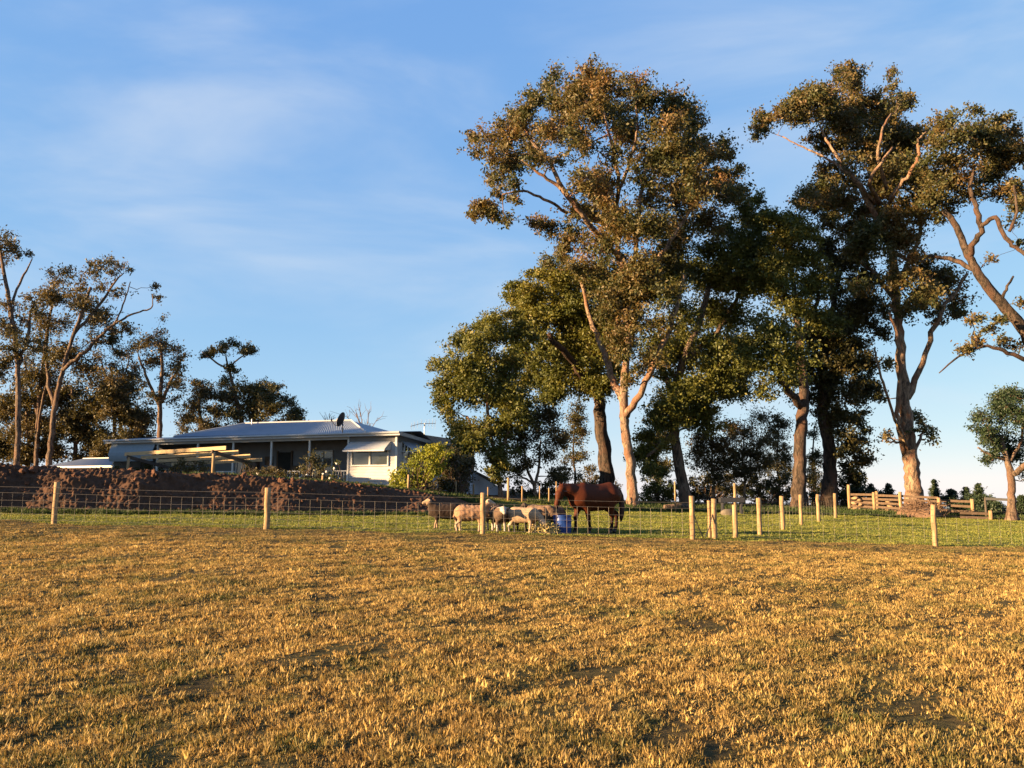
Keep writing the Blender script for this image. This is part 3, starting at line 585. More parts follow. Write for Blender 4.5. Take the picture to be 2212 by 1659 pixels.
tree('gum_tree', 'gum leaning in from the right edge, dark slanting limb across the sky', 48,
 [(2345, 1110, 18.7), (2318, 1010, 17.8), (2285, 890, 16.1), (2245, 780, 14.4), (2205, 706, 13.2), (2150, 640, 11.9), (2112, 590, 10.2), (2088, 540, 8.5), (2060, 480, 7.2), (2038, 455, 6.0)],
 [[(2095, 555, 7), (2118, 500, 6, -1), (2110, 450, 5.5, -1), (2098, 410, 4.5, -1), (2105, 350, 3, -1)], [(2116, 490, 5, -1), (2150, 470, 4.6, -2), (2172, 515, 4.4, -2.4), (2200, 540, 4, -2.6), (2240, 570, 4, -3)],
  [(2112, 585, 6), (2060, 555, 5, 1), (2010, 545, 3.5, 1.5)], [(2160, 655, 4), (2185, 620, 3, -1), (2205, 590, 2, -1)], [(2245, 790, 6), (2195, 765, 4.5, -1), (2150, 745, 3.4, -1.5), (2100, 758, 2.4, -1.5), (2050, 800, 1.2, -2)], [(2180, 500, 3.5, -2.4), (2195, 460, 3, -2.6), (2190, 400, 2, -2.6)]],
 [(2040, 260, 30), (2070, 298, 36), (2106, 240, 20), (2122, 276, 32), (2030, 318, 32), (2082, 356, 36), (2142, 308, 34), (2178, 256, 17), (2192, 290, 24), (2204, 340, 22), (2150, 366, 28), (2028, 396, 26), (2092, 416, 26), (2182, 398, 22), (2204, 440, 22), (2188, 480, 16), (2202, 528, 12), (2225, 400, 26), (2235, 320, 28),
  (2110, 690, 15), (2138, 708, 13), (2088, 752, 15), (2112, 742, 12), (2168, 736, 15), (2204, 752, 12), (2204, 650, 9), (2240, 700, 20), (2140, 560, 10), (2160, 690, 9), (2005, 430, 24), (2060, 440, 22), (2010, 350, 28), (2012, 300, 26, 1), (1998, 380, 26, 1), (2040, 430, 24, 1.5), (2062, 385, 28, 1.5), (2112, 395, 26, 1.5), (2160, 420, 22, 1), (2130, 330, 28, 2), (2050, 345, 30, 2), (2170, 340, 28, 2), (2030, 470, 18, 1)],
 M['leaf_gum'], M['bark_dark'], 0.6, 27, 11, 42, 0.19, back=0.45, fill=1.0, group=GUMS)
tree('small_tree', 'small round dark-leaved tree with orange flared foot at the right edge', 44,
 [(2187, 1128, 13), (2185, 1100, 9), (2184, 1060, 8), (2183, 1020, 8), (2172, 985, 6), (2162, 940, 4)],
 [[(2184, 1025, 7), (2205, 1000, 6, -.5), (2235, 970, 5, -1)], [(2180, 1000, 4), (2195, 950, 3, .5), (2190, 900, 2, .5)], [(2176, 995, 3), (2145, 980, 2.4, -.4), (2125, 965, 1.6, -.4)]],
 [(2163, 858, 18), (2193, 855, 20), (2135, 906, 16), (2163, 900, 25), (2205, 900, 26), (2133, 948, 16), (2168, 948, 26), (2211, 955, 23), (2143, 984, 11), (2178, 985, 16), (2219, 1010, 10), (2238, 920, 21), (2153, 875, 16), (2123, 930, 10), (2235, 1020, 11), (2131, 995, 8)],
 M['leaf_conifer'], M['bark_mid'], 0.9, 28, 22, 40, 0.13)
# rounded garden trees at the left of the group
tree('garden_tree', 'rounded olive tree beside the yellow-green bush, leftmost of the group', 49,
 [(1082, 1084, 5.5), (1080, 1050, 5), (1076, 1020, 4.8), (1066, 970, 4.5), (1056, 910, 4), (1050, 840, 3)],
 [[(1076, 1020, 4), (1040, 960, 3, -.5), (1010, 900, 2, -.5)], [(1070, 990, 4), (1100, 930, 3, .5), (1110, 860, 2, .5)], [(1078, 1040, 3), (1062, 1020, 2.2, -.5), (1050, 1005, 1.5, -.5)]],
 [(1066, 688, 28), (1086, 718, 34), (1010, 722, 20), (986, 744, 22), (962, 782, 20), (956, 830, 22), (952, 868, 18), (1002, 786, 38), (1050, 770, 38), (1098, 790, 40), (972, 896, 20), (1010, 850, 42), (1060, 850, 42), (1108, 850, 40), (1000, 932, 28), (1042, 930, 34), (1088, 920, 36), (1022, 968, 22), (1066, 980, 24), (1100, 975, 20),
  (1030, 740, 28), (980, 820, 28), (1085, 1010, 16), (1060, 1020, 12), (1125, 720, 26), (945, 848, 10), (1128, 900, 28), (1046, 700, 14)],
 M['leaf_green'], M['bark_pale'], 0.85, 29, 14, 50, 0.17)
tree('garden_tree', 'slender forked tree with small crown left of the horse head', 51,
 [(1158, 1086, 4.5), (1156, 1060, 4), (1150, 1040, 3.6), (1138, 1010, 3), (1132, 970, 2.5)],
 [[(1154, 1055, 3.4), (1165, 1010, 3, .4), (1170, 950, 2, .4)], [(1152, 1045, 2.6), (1138, 1036, 2.2, -.4), (1125, 1030, 1.5, -.4)]],
 [(1130, 960, 26), (1165, 940, 30), (1140, 1000, 20), (1180, 985, 22), (1160, 900, 32), (1195, 1020, 16), (1118, 1015, 14), (1200, 945, 22), (1130, 915, 28), (1190, 890, 26)],
 M['leaf_brown'], M['bark_pale'], 0.9, 30, 13, 46, 0.15)
def sapling(label, u, y, base, top, clumps, lm, bm, seed, name='sapling', cat='tree', r0=3.2, leaf=0.15, sub=12, per=40, group=None):
    m = (base + top) / 2
    return tree(name, label, y, [(u, base, r0), (u + 3, m + (base - m) * .4, r0 * .85), (u - 2, m, r0 * .7), (u + 2, top, r0 * .35)], [], clumps, lm, bm, 0.9, seed, sub, per, leaf, group=group, cat=cat)
UN = 'young trees under the gums'
sapling('thin dark sapling right behind the horse shoulders', 1240, 60, 1078, 900, [(1238, 905, 22), (1225, 945, 18), (1255, 930, 16), (1232, 985, 18), (1258, 980, 14), (1245, 1030, 16), (1220, 1030, 16), (1250, 880, 18)], M['leaf_dark'], M['bark_dark'], 41, group=UN)
sapling('dark sapling between the two gum trunks at the centre', 1420, 62, 1080, 900, [(1420, 905, 26), (1435, 945, 22), (1405, 965, 18), (1430, 1000, 22), (1410, 1035, 18)], M['leaf_dark'], M['bark_dark'], 42, group=UN)
sapling('spreading brown sapling right of the leaning gum', 1540, 57, 1082, 930, [(1500, 975, 24), (1530, 1000, 28), (1560, 955, 30), (1515, 940, 22), (1545, 1035, 26), (1575, 1000, 24)], M['leaf_brown'], M['bark_pale'], 43, group=UN)
sapling('pale-stemmed sapling standing behind the gate posts', 1606, 58, 1086, 930, [(1600, 985, 28), (1625, 1015, 26), (1640, 955, 32), (1590, 1030, 22), (1615, 930, 26), (1655, 1000, 22), (1580, 930, 26)], M['leaf_brown'], M['bark_pale'], 44, group=UN)
sapling('dark sapling left of the thick dark gum trunk', 1680, 63, 1082, 930, [(1670, 950, 24), (1690, 985, 22), (1660, 1010, 24), (1695, 1030, 22), (1680, 910, 22), (1640, 900, 28)], M['leaf_dark'], M['bark_dark'], 45, group=UN)
sapling('dark sapling between the two dark gum trunks', 1757, 66, 1082, 920, [(1757, 940, 18), (1765, 985, 16), (1752, 1030, 18), (1768, 1050, 14)], M['leaf_dark'], M['bark_dark'], 46, group=UN)
def bush(name, label, y, clumps, lm, seed, leaf=0.13, sub=14, per=46, cat='bush', group=None, flat=0.85):
    r = np.random.default_rng(seed); u = sum(c[0] for c in clumps) / len(clumps)
    p = P(u, 1060, y); gz = g1(p[0], y); root = thing(name, (p[0], y, gz), label, cat, group); off = OFF[root.name]
    W = []
    for c in clumps:
        dy = r.uniform(-1, 1) * c[2] * 0.9 * y / FPX; q = P(c[0], c[1], y + dy); W.append((*q, c[2] * y / FPX))
    V, F, t, tw = foliage(W, r, sub, per, leaf, flat, 0.3)
    mb = MB()
    for a, b in tw:
        if r.random() < 0.5:
            s0 = np.array((p[0] + r.normal() * .25, y + r.normal() * .2, gz - .05)); mb.tube(np.array((s0, (s0 + b) / 2 + r.normal(size=3) * .12, b)), (.022, .015, .006), 4)
    mb.build('stems', M['bark_mid'], root)
    leaf_object('foliage', V, F, t, lm, root, off)
    return root
bush('shrub', 'low dark green shrub behind the foot of the tallest gum', 62, [(1425, 1058, 22), (1445, 1072, 18), (1452, 1048, 20), (1400, 1066, 16)], M['leaf_conifer'], 61, 0.16, group='shrubs under the gums')
bush('shrub', 'low dark shrub under the brown sapling behind the gate', 64, [(1530, 1064, 22), (1560, 1066, 22), (1585, 1060, 20), (1510, 1072, 16)], M['leaf_conifer'], 62, 0.16, group='shrubs under the gums')
bush('shrub', 'low dark green shrub behind the second fence post', 64, [(1620, 1066, 20), (1650, 1060, 22), (1680, 1064, 20), (1700, 1072, 16)], M['leaf_conifer'], 63, 0.16, group='shrubs under the gums')
bush('shrub', 'shrub between the dark gum and the timber yard', 62, [(1822, 1080, 20), (1845, 1060, 20), (1812, 1050, 16), (1850, 1085, 18), (1760, 1075, 16)], M['leaf_conifer'], 64, 0.16, group='shrubs under the gums')
bush('shrub', 'grey-brown shrub row left behind the horse head', 58, [(1190, 1060, 20), (1215, 1055, 22), (1250, 1062, 20), (1275, 1056, 18), (1130, 1065, 14)], M['leaf_brown'], 65, 0.15, group='shrubs under the gums')
def conifer(label, u, base, top, halfw, y, seed):
    r = np.random.default_rng(seed); b = P(u, base, y); t = P(u + r.normal() * 1.5, top, y); gz = g1(b[0], y); H = t[2] - gz; w = halfw * y / FPX
    root = thing('young_conifer', (b[0], y, gz), label, 'conifer', 'young conifers behind the yard'); off = OFF[root.name]
    mb = MB().tube(np.array(((b[0], y, gz - .1), (b[0], y, gz + H * .5), t)), (.05, .035, .006), 6); C = []; T = []
    n = int(44 + H * 18)
    for i in range(n):
        f = r.random() ** 0.9; z = gz + H * (0.06 + 0.92 * f); L = 1.8 * w * (1 - f) ** 1.0 * r.uniform(.4, 1.2) + .05; a = r.uniform(0, 6.28)
        e = np.array((b[0] + math.cos(a) * L, y + math.sin(a) * L, z + L * r.uniform(-.05, .5)))
        s0 = np.array((b[0], y, z)); mb.tube(np.array((s0, e)), (.014, .004), 3)
        m = int(26 + 80 * L); k = r.random(m)[:, None] ** .7; C.append(s0 + (e - s0) * k + r.normal(size=(m, 3)) * np.array((.10, .10, .06)) * (0.55 + L)); T.append(r.random(m))
    mb.build('trunk', M['bark_dark'], root)
    V, F, tt = leaves(np.concatenate(C), 0.17, r, -0.2, 0.3, np.concatenate(T)); leaf_object('crown', V, F, tt, M['leaf_conifer'], root, off)
for i, (l, u, b, t, w, y) in enumerate([
  ('largest bushy conifer rising left behind the yard, next to the dark gums', 1852, 1098, 1032, 24, 60), ('round-topped young conifer second from the left behind the yard', 1884, 1098, 1046, 15, 60), ('spiky young conifer just left of the pale-footed trunk', 1922, 1098, 1046, 15, 60),
  ('thin spire conifer right of the pale-footed gum trunk', 2022, 1100, 1036, 9, 56), ('low spreading conifer behind the right yard panel', 2058, 1105, 1056, 20, 58), ('upright conifer behind the end post of the yard', 2090, 1112, 1052, 14, 54),
  ('tall ragged conifer just left of the horizontal rail', 2118, 1118, 1044, 20, 52), ('dark conifer below the horizontal rail', 2148, 1122, 1076, 20, 50), ('low conifer hidden behind the foot of the small round tree', 2210, 1125, 1070, 16, 52), ('small conifer between two yard posts', 1905, 1100, 1062, 14, 62)]):
    conifer(l, u, b, t, w, y, 70 + i)
# ---------------- trees left of and behind the house
LG = 'gum trees behind the house on the left'
tree('gum_tree', 'tall gum at the left edge with a bare straight trunk', 60,
 [(36, 1025, 6.6), (38, 950, 6.2), (40, 870, 5.9), (38, 790, 5.4), (28, 700, 5.5), (16, 630, 4.5), (4, 560, 3.5), (-4, 520, 2)], [[(38, 790, 4.5), (62, 730, 3.5, .5), (70, 670, 2, .5)], [(22, 660, 3), (40, 600, 2.4, .3), (60, 555, 1.2, .3)]],
 [(10, 514, 18), (24, 540, 15), (4, 556, 18), (-12, 530, 22), (20, 660, 24), (12, 702, 24), (46, 690, 20), (62, 736, 24), (18, 756, 22), (76, 676, 18), (2, 812, 22), (-20, 690, 26), (-20, 780, 26), (66, 640, 11), (40, 760, 16), (-30, 600, 24), (60, 548, 7)],
 M['leaf_brown'], M['bark_mid'], 0.8, 31, 10, 29, 0.19, fill=0.9, back=0.5, group=LG)
tree('gum_tree', 'broad open gum left of the house, largest crown on the left', 64,
 [(104, 1022, 7), (110, 960, 6.6), (117, 890, 6), (130, 820, 5), (150, 750, 4), (175, 680, 4.5), (196, 620, 3)],
 [[(117, 880, 4.5), (100, 800, 3.6, .5), (98, 720, 3.4, .6), (110, 650, 2, .6)], [(135, 800, 4.5), (185, 760, 4, -.5), (235, 715, 3, -.6), (275, 690, 2.2, -.6), (310, 676, 1.8, -.6), (336, 668, 1.4, -.6), (338, 640, .9, -.6)], [(160, 720, 4), (215, 660, 3, .5), (250, 610, 2, .5), (270, 590, 1, .5)], [(240, 712, 2), (268, 660, 1.6, 0), (285, 610, 1, 0)]],
 [(136, 590, 14), (120, 608, 16), (152, 600, 15), (198, 570, 8), (214, 574, 18), (236, 568, 16), (256, 576, 13), (280, 582, 8), (110, 640, 24), (146, 640, 24), (182, 622, 20), (226, 618, 18), (266, 624, 14), (246, 640, 11), (102, 696, 26), (142, 700, 28), (186, 668, 28), (230, 678, 23), (270, 700, 16),
  (150, 756, 32), (200, 738, 28), (238, 738, 18), (110, 776, 28), (192, 796, 27), (222, 808, 18), (336, 622, 9), (340, 640, 8), (285, 716, 12), (86, 640, 18), (84, 735, 18), (255, 760, 14)],
 M['leaf_brown'], M['bark_mid'], 0.8, 32, 10, 28, 0.19, fill=0.9, back=0.6, group=LG)
tree('gum_tree', 'narrow gum in the middle of the left group, above the verandah roof', 66,
 [(346, 975, 6), (345, 920, 5.6), (346, 860, 5), (350, 800, 4), (347, 740, 2.5)], [[(346, 880, 4), (320, 820, 3, .4), (302, 770, 2, .4)], [(347, 870, 4), (372, 815, 3, -.4), (390, 775, 1.8, -.4)]],
 [(352, 688, 10), (345, 716, 14), (320, 738, 20), (290, 750, 17), (350, 748, 24), (378, 758, 14), (400, 768, 9), (336, 786, 21), (376, 788, 18), (290, 790, 14), (310, 828, 20), (372, 828, 20), (398, 838, 11), (345, 856, 20), (312, 870, 13), (376, 866, 14)],
 M['leaf_brown'], M['bark_mid'], 0.9, 33, 10, 29, 0.18, back=.5, fill=.6, group=LG)
tree('gum_tree', 'low bushy gum just left of the hipped roof', 66, [(432, 975, 5), (434, 920, 4.4), (430, 870, 3.5), (440, 830, 2)], [],
 [(430, 828, 15), (450, 848, 19), (418, 880, 21), (460, 886, 21), (402, 908, 16), (440, 918, 19), (470, 920, 16), (480, 850, 14), (395, 935, 14)], M['leaf_brown'], M['bark_mid'], 0.9, 34, 12, 40, 0.18, group=LG)
tree('gum_tree', 'umbrella-topped dark tree behind the roof ridge', 68, [(532, 985, 6), (525, 930, 5.6), (512, 870, 5), (500, 820, 3.4), (492, 790, 2.6), (488, 770, 1.5)], [[(496, 800, 2.2), (470, 782, 1.8, .3), (450, 765, 1.2, .3)], [(494, 795, 2), (518, 775, 1.6, -.3), (540, 760, 1, -.3)], [(515, 880, 4), (560, 860, 3, .5), (600, 850, 2, .5)]],
 [(446, 766, 9), (460, 756, 12), (482, 750, 12), (500, 742, 11), (530, 754, 12), (545, 758, 9), (500, 800, 12), (490, 822, 14), (522, 838, 20), (500, 860, 25), (560, 850, 23), (590, 840, 17), (620, 866, 19), (640, 888, 15), (542, 888, 28), (590, 886, 28), (502, 898, 25), (622, 904, 19), (575, 865, 20), (648, 904, 11)],
 M['leaf_dark'], M['bark_mid'], 0.9, 35, 13, 44, 0.18, group=LG)
DB = 'dense brown-green trees low behind the left fence bank'
tree('bushy_tree', 'dense bushy tree directly left of the verandah roof end', 68, [(262, 990, 5), (262, 940, 4.5), (258, 890, 3.5), (255, 850, 2)], [], [(232, 842, 27), (270, 832, 24), (250, 888, 36), (290, 900, 32), (302, 948, 27), (244, 958, 36), (285, 985, 24), (200, 868, 30), (310, 910, 20)], M['leaf_brown'], M['bark_mid'], 0.9, 36, 14, 46, 0.2, group=DB)
tree('bushy_tree', 'dense bushy tree behind the broad open gum trunk', 70, [(160, 1000, 5), (165, 950, 4.5), (160, 890, 3.5), (155, 840, 2)], [[(163, 960, 4), (190, 920, 3, 0), (205, 880, 2, 0)]], [(150, 842, 30), (180, 936, 36), (150, 898, 34), (200, 900, 30), (132, 976, 28), (190, 988, 28), (215, 940, 26), (105, 860, 26)], M['leaf_brown'], M['bark_mid'], 0.9, 37, 13, 42, 0.2, group=DB)
tree('bushy_tree', 'dense bushy tree low at the left edge of the picture', 70, [(60, 1005, 5), (62, 960, 4.5), (58, 900, 3.5), (60, 850, 2)], [[(62, 960, 4), (85, 900, 3, 0), (92, 850, 2, 0)]], [(60, 860, 30), (82, 920, 34), (30, 930, 32), (60, 988, 28), (10, 980, 28), (90, 815, 24), (5, 870, 30), (100, 980, 24), (-20, 940, 34), (120, 925, 20)], M['leaf_brown'], M['bark_mid'], 0.9, 38, 13, 42, 0.2, group=DB)
# bare tree behind the ridge
def bare_tree(label, u, y, tips, base, seed):
    r = np.random.default_rng(seed); b = P(u, base, y); gz = g1(b[0], y); root = thing('bare_tree', (b[0], y, gz), label, 'tree'); mb = MB()
    mb.tube(np.array(((b[0], y, gz - .1), P(u, base, y), P(u - 2, base - 12, y))), (.12, .09, .05), 6)
    hub = P(u - 1, base - 6, y)
    for (tu, tv) in tips:
        e = P(tu, tv, y + r.normal() * .8); m = (hub + e) / 2 + r.normal(size=3) * .2; c = catmull([hub, m, e], 4); mb.tube(c, np.linspace(.045, .015, len(c)), 4)
        for k in range(9):
            s0 = c[r.integers(2, len(c))]; q = s0 + (e - hub) * r.uniform(.1, .4) + r.normal(size=3) * np.array((.3, .3, .25)); mb.tube(np.array((s0, (s0 + q) / 2 + r.normal(size=3) * .06, q)), (.018, .014, .008), 3)
    mb.build('branches', M['twig_dry'], root)
bare_tree('leafless pale tree behind the satellite dish', 786, 66, [(760, 884), (775, 880), (795, 890), (815, 905), (800, 915), (770, 895), (748, 900)], 945, 81)
bare_tree('leafless pale treetop over the roof ridge', 708, 70, [(700, 897), (712, 893), (720, 905)], 945, 82)

tree('gum_tree', 'slim many-stemmed gum between the bare trunk and the broad open gum', 67, [(78, 1020, 5), (80, 950, 4.6), (84, 870, 4), (92, 790, 3), (100, 720, 2)], [[(82, 900, 3.4), (64, 830, 2.6, .4), (52, 770, 1.6, .4)], [(80, 960, 3), (100, 880, 2.4, -.4), (120, 820, 1.5, -.4)]],
 [(100, 715, 20), (80, 760, 24), (55, 775, 20), (115, 805, 22), (70, 815, 24), (92, 850, 22), (45, 825, 18), (130, 770, 18), (60, 700, 16), (86, 690, 16)], M['leaf_brown'], M['bark_mid'], 0.8, 39, 10, 24, 0.18, fill=.5, group=LG)
tree('gum_tree', 'slender gum filling the gap left of the narrow gum', 70, [(250, 1000, 4.6), (248, 940, 4.2), (244, 860, 3.4), (240, 790, 2.2)], [[(246, 880, 2.8), (268, 820, 2, .4), (280, 780, 1.4, .4)], [(245, 870, 2.6), (222, 810, 2, -.4), (205, 770, 1.3, -.4)]],
 [(240, 785, 20), (270, 770, 18), (215, 775, 18), (255, 815, 22), (225, 830, 20), (285, 810, 18), (300, 850, 18), (260, 850, 20), (205, 820, 16)], M['leaf_brown'], M['bark_mid'], 0.8, 40, 10, 22, 0.18, fill=.4, group=LG)

US = 'shrubs under the gums'
for i, (lab, y, cl, lm_) in enumerate((
  ('tall dark shrub mass left of the horse between the olive trees', 55, [(1108, 1040, 18), (1120, 1060, 18), (1140, 1070, 14), (1176, 1050, 18), (1205, 1030, 18), (1222, 1010, 16)], 'leaf_dark'),
  ('dark shrub directly behind the horse back', 63, [(1262, 1050, 20), (1285, 1040, 18), (1240, 1060, 20), (1330, 1050, 16), (1275, 1015, 15)], 'leaf_brown'),
  ('green shrub between the tallest gum and the leaning gum', 60, [(1405, 1040, 20), (1432, 1025, 18), (1420, 1060, 22), (1448, 1062, 16), (1395, 1075, 14)], 'leaf_green'),
  ('broad dark shrub right of the leaning gum foot', 60, [(1505, 1050, 22), (1530, 1040, 20), (1560, 1058, 22), (1500, 1075, 18), (1580, 1035, 18)], 'leaf_dark'),
  ('broad dark shrub behind the third side-fence post', 60, [(1600, 1055, 22), (1630, 1040, 22), (1660, 1048, 22), (1690, 1040, 20), (1640, 1070, 18), (1685, 1068, 18), (1705, 1055, 14)], 'leaf_dark'),
  ('dark shrub between the feet of the two dark gums', 63, [(1750, 1050, 18), (1765, 1068, 16), (1752, 1030, 14)], 'leaf_dark'),
  ('dark shrub right of the last dark gum', 61, [(1818, 1040, 18), (1838, 1056, 18), (1830, 1020, 14), (1812, 1070, 14)], 'leaf_dark'))):
    bush('shrub', lab, y, cl, M[lm_], 160 + i, 0.16, group=US)
# ------------------------------------------------------------------ house
CA, SA = math.cos(math.radians(18)), math.sin(math.radians(18))
HO = np.array((-6.65, 46.0, 0.0)); EX = np.array((-CA, SA, 0)); EY = np.array((SA, CA, 0)); EZ = np.array((0, 0, 1.0))
def H(a, b, z): return HO + EX * a + EY * b + EZ * z
HAX = np.array((EX, EY, EZ))
house = thing('farmhouse', H(10, 3, 1.6), 'long pale weatherboard farmhouse with grey iron roof and verandah above the soil bank', 'house')
def hb(name, a0, a1, b0, b1, z0, z1, mat, parent=None):
    return MB().box(H((a0 + a1) / 2, (b0 + b1) / 2, (z0 + z1) / 2), (a1 - a0, b1 - b0, z1 - z0), HAX).build(name, mat, parent or house)
def hquad(name, pts, mat, parent=None, thick=0.03):
    p = [H(*q) for q in pts]; n = np.cross(p[1] - p[0], p[2] - p[0]); n /= np.linalg.norm(n)
    if n[2] < 0: n = -n
    k = len(p); V = p + [q - n * thick for q in p]
    F = [list(range(k)), list(range(k, 2 * k))[::-1]] + [[i, i + k, (i + 1) % k + k, (i + 1) % k] for i in range(k)]
    return MB().add(np.array(V), F).build(name, mat, parent or house)
def corrugated(name, c00, c10, c11, c01, mat, parent, pitch=0.16, amp=0.022):
    """iron sheet between four corners, ribs running from edge c00-c10 to edge c01-c11; trapezoids allowed"""
    c00, c10, c11, c01 = (np.asarray(c, float) for c in (c00, c10, c11, c01)); w = np.linalg.norm(c10 - c00); n = int(w / pitch) * 4
    nrm = np.cross(c10 - c00, c01 - c00); nrm /= np.linalg.norm(nrm); nrm *= np.sign(nrm[2]) if abs(nrm[2]) > .05 else 1
    t = np.linspace(0, 1, n + 1)[:, None]; h = (amp * np.sin(np.arange(n + 1) * math.pi / 2))[:, None] * nrm
    A = c00 + (c10 - c00) * t + h; B = c01 + (c11 - c01) * t + h
    V = np.concatenate([A, B, A - nrm * .02, B - nrm * .02]); m = n + 1
    F = [[i, i + 1, m + i + 1, m + i] for i in range(n)] + [[2 * m + i, 3 * m + i, 3 * m + i + 1, 2 * m + i + 1] for i in range(n)]
    return MB().add(V, F).build(name, mat, parent)
Z0 = 1.55; FB, FT = 4.50, 4.70
hb('verandah_floor', 3.12, 20.7, 0.02, 2.4, Z0 - 0.3, Z0 + 0.12, M['timber_dark'])
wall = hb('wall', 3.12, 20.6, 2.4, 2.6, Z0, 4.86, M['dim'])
core = hb('rear_wall', 0.4, 20.4, 2.62, 9.8, Z0, 4.85, M['board'])
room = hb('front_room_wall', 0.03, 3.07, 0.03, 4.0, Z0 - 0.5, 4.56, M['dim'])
for i in range(17):                                      # weatherboards, each lapped over the one below
    z = Z0 - 0.35 + i * 0.172
    def brd(a0, a1, b0, b1, out):
        p = []
        for (a, b) in ((a0, b0), (a1, b1)):
            p.append((a, b))
        o0 = np.array(out) * 0.034; o1 = np.array(out) * 0.016
        V = []
        for (a, b) in p:
            V += [H(a + o0[0], b + o0[1], z), H(a + o1[0], b + o1[1], z + 0.18), H(a - out[0] * .01, b - out[1] * .01, z + 0.18), H(a - out[0] * .01, b - out[1] * .01, z)]
        MB().add(np.array(V), [[0, 1, 2, 3], [7, 6, 5, 4], [0, 4, 5, 1], [1, 5, 6, 2], [2, 6, 7, 3], [3, 7, 4, 0]]).build('weatherboard', M['board'], room)
    if 2.72 < z < 3.92:
        brd(0.08, 0.52, 0.02, 0.02, (0, -1)); brd(2.86, 3.06, 0.02, 0.02, (0, -1))
        brd(0.02, 0.02, 0.06, 0.8, (-1, 0)); brd(0.02, 0.02, 2.6, 3.98, (-1, 0))
    else:
        brd(0.08, 3.06, 0.02, 0.02, (0, -1)); brd(0.02, 0.02, 0.06, 3.98, (-1, 0))
hb('corner_post', -0.05, 0.07, -0.06, 0.06, Z0 - 0.5, 4.5, M['white']); hb('corner_post', 3.07, 3.17, -0.05, 0.05, Z0 - 0.4, 4.5, M['white'])
def window(a0, a1, z0, z1, b, panes, parent=house, curtain=False, axis=0):
    """framed window on a wall facing the camera (axis 0) or the right-hand side (axis 1)"""
    def bx(name, p0, p1, q0, q1, y0, y1, m, par):
        return hb(name, p0, p1, y0, y1, q0, q1, m, par) if axis == 0 else hb(name, y0, y1, p0, p1, q0, q1, m, par)
    w = bx('window', a0, a1, z0, z1, b - 0.005, b + 0.03, M['glass'] if not curtain else M['curtain'], parent)
    f = MB(); t = 0.075
    rects = [(a0 - t, a1 + t, z0 - t, z0), (a0 - t, a1 + t, z1, z1 + t), (a0 - t, a0, z0, z1), (a1, a1 + t, z0, z1)]
    for k in range(1, panes):
        x = a0 + (a1 - a0) * k / panes; rects.append((x - .05, x + .05, z0, z1))
    for (p0, p1, q0, q1) in rects:
        c, sz = ((p0 + p1) / 2, (q0 + q1) / 2), (p1 - p0, q1 - q0)
        if axis == 0: f.box(H(c[0], b - .035, c[1]), (sz[0], .06, sz[1]), HAX)
        else: f.box(H(b - .035, c[0], c[1]), (.06, sz[0], sz[1]), HAX)
    f.build('frame', M['white'], w); return w
window(0.55, 2.82, 2.84, 3.86, -0.02, 2)
window(0.85, 2.5, 2.84, 3.8, -0.02, 2, axis=1)
# awnings
aw = hquad('awning', [(0.35, -0.03, 4.16), (3.02, -0.03, 4.16), (3.02, -0.86, 3.64), (0.35, -0.86, 3.64)], M['gutter'])
for k in range(9):
    z0 = 4.16 - k * .052; b0 = -.03 - k * .083
    MB().box(H(1.685, b0 - .05, z0 - .005), (2.64, .09, .018), (EX, EY * .85 - EZ * -.53, EZ)).build('slat', M['gutter'], aw)
MB().beam(H(0.35, -.86, 3.63), H(3.02, -.86, 3.63), .04, .09).build('trim', M['white'], aw)
for a in (0.37, 3.0):
    hquad('awning_cheek', [(a, -0.03, 4.14), (a, -0.03, 3.66), (a, -0.84, 3.64)], M['gutter'], aw, 0.02)
aw2 = hquad('awning', [(-0.03, 0.6, 4.2), (-0.03, 2.7, 4.2), (-0.9, 2.7, 3.62), (-0.9, 0.6, 3.62)], M['shed_iron'])
for k in range(4):
    MB().beam(H(-.03 - .2 * k, .6, 4.18 - .13 * k), H(-.03 - .2 * k, .6, 3.62), .03, .05, EY).build('bracket_slat', M['white'], aw2)
MB().beam(H(-.03, .6, 3.62), H(-.88, .6, 3.6), .03, .05).build('bracket_slat', M['white'], aw2)
# eaves
MB().beam(H(-0.35, -0.32, 4.6), H(20.95, -0.32, 4.46), 0.05, 0.19).build('fascia', M['gutter'], house)
MB().tube(np.array((H(-0.35, -0.40, 4.68), H(20.95, -0.40, 4.54))), .065, 6).build('gutter', M['gutter'], house)
MB().beam(H(-0.36, -0.3, 4.6), H(-0.30, 4.3, 4.32), 0.05, 0.2).build('barge_board', M['gutter'], house)
MB().beam(H(3.15, -0.02, 4.42), H(20.6, -0.02, 4.30), 0.07, 0.16).build('verandah_beam', M['gutter'], house)
corrugated('verandah_roof', H(-0.3, -0.34, 4.70), H(20.9, -0.34, 4.56), H(20.9, 2.7, 4.88), H(-0.3, 2.7, 4.92), M['iron'], house)
corrugated('room_roof', H(-0.3, 2.7, 4.92), H(3.2, 2.7, 4.92), H(3.2, 4.3, 4.75), H(-0.3, 4.3, 4.42), M['iron'], house)
for a in (5.74, 8.4, 11.15, 13.8, 16.9):
    hb('verandah_post', a - .05, a + .05, -.05, .05, Z0 - .2, 4.4, M['white'])
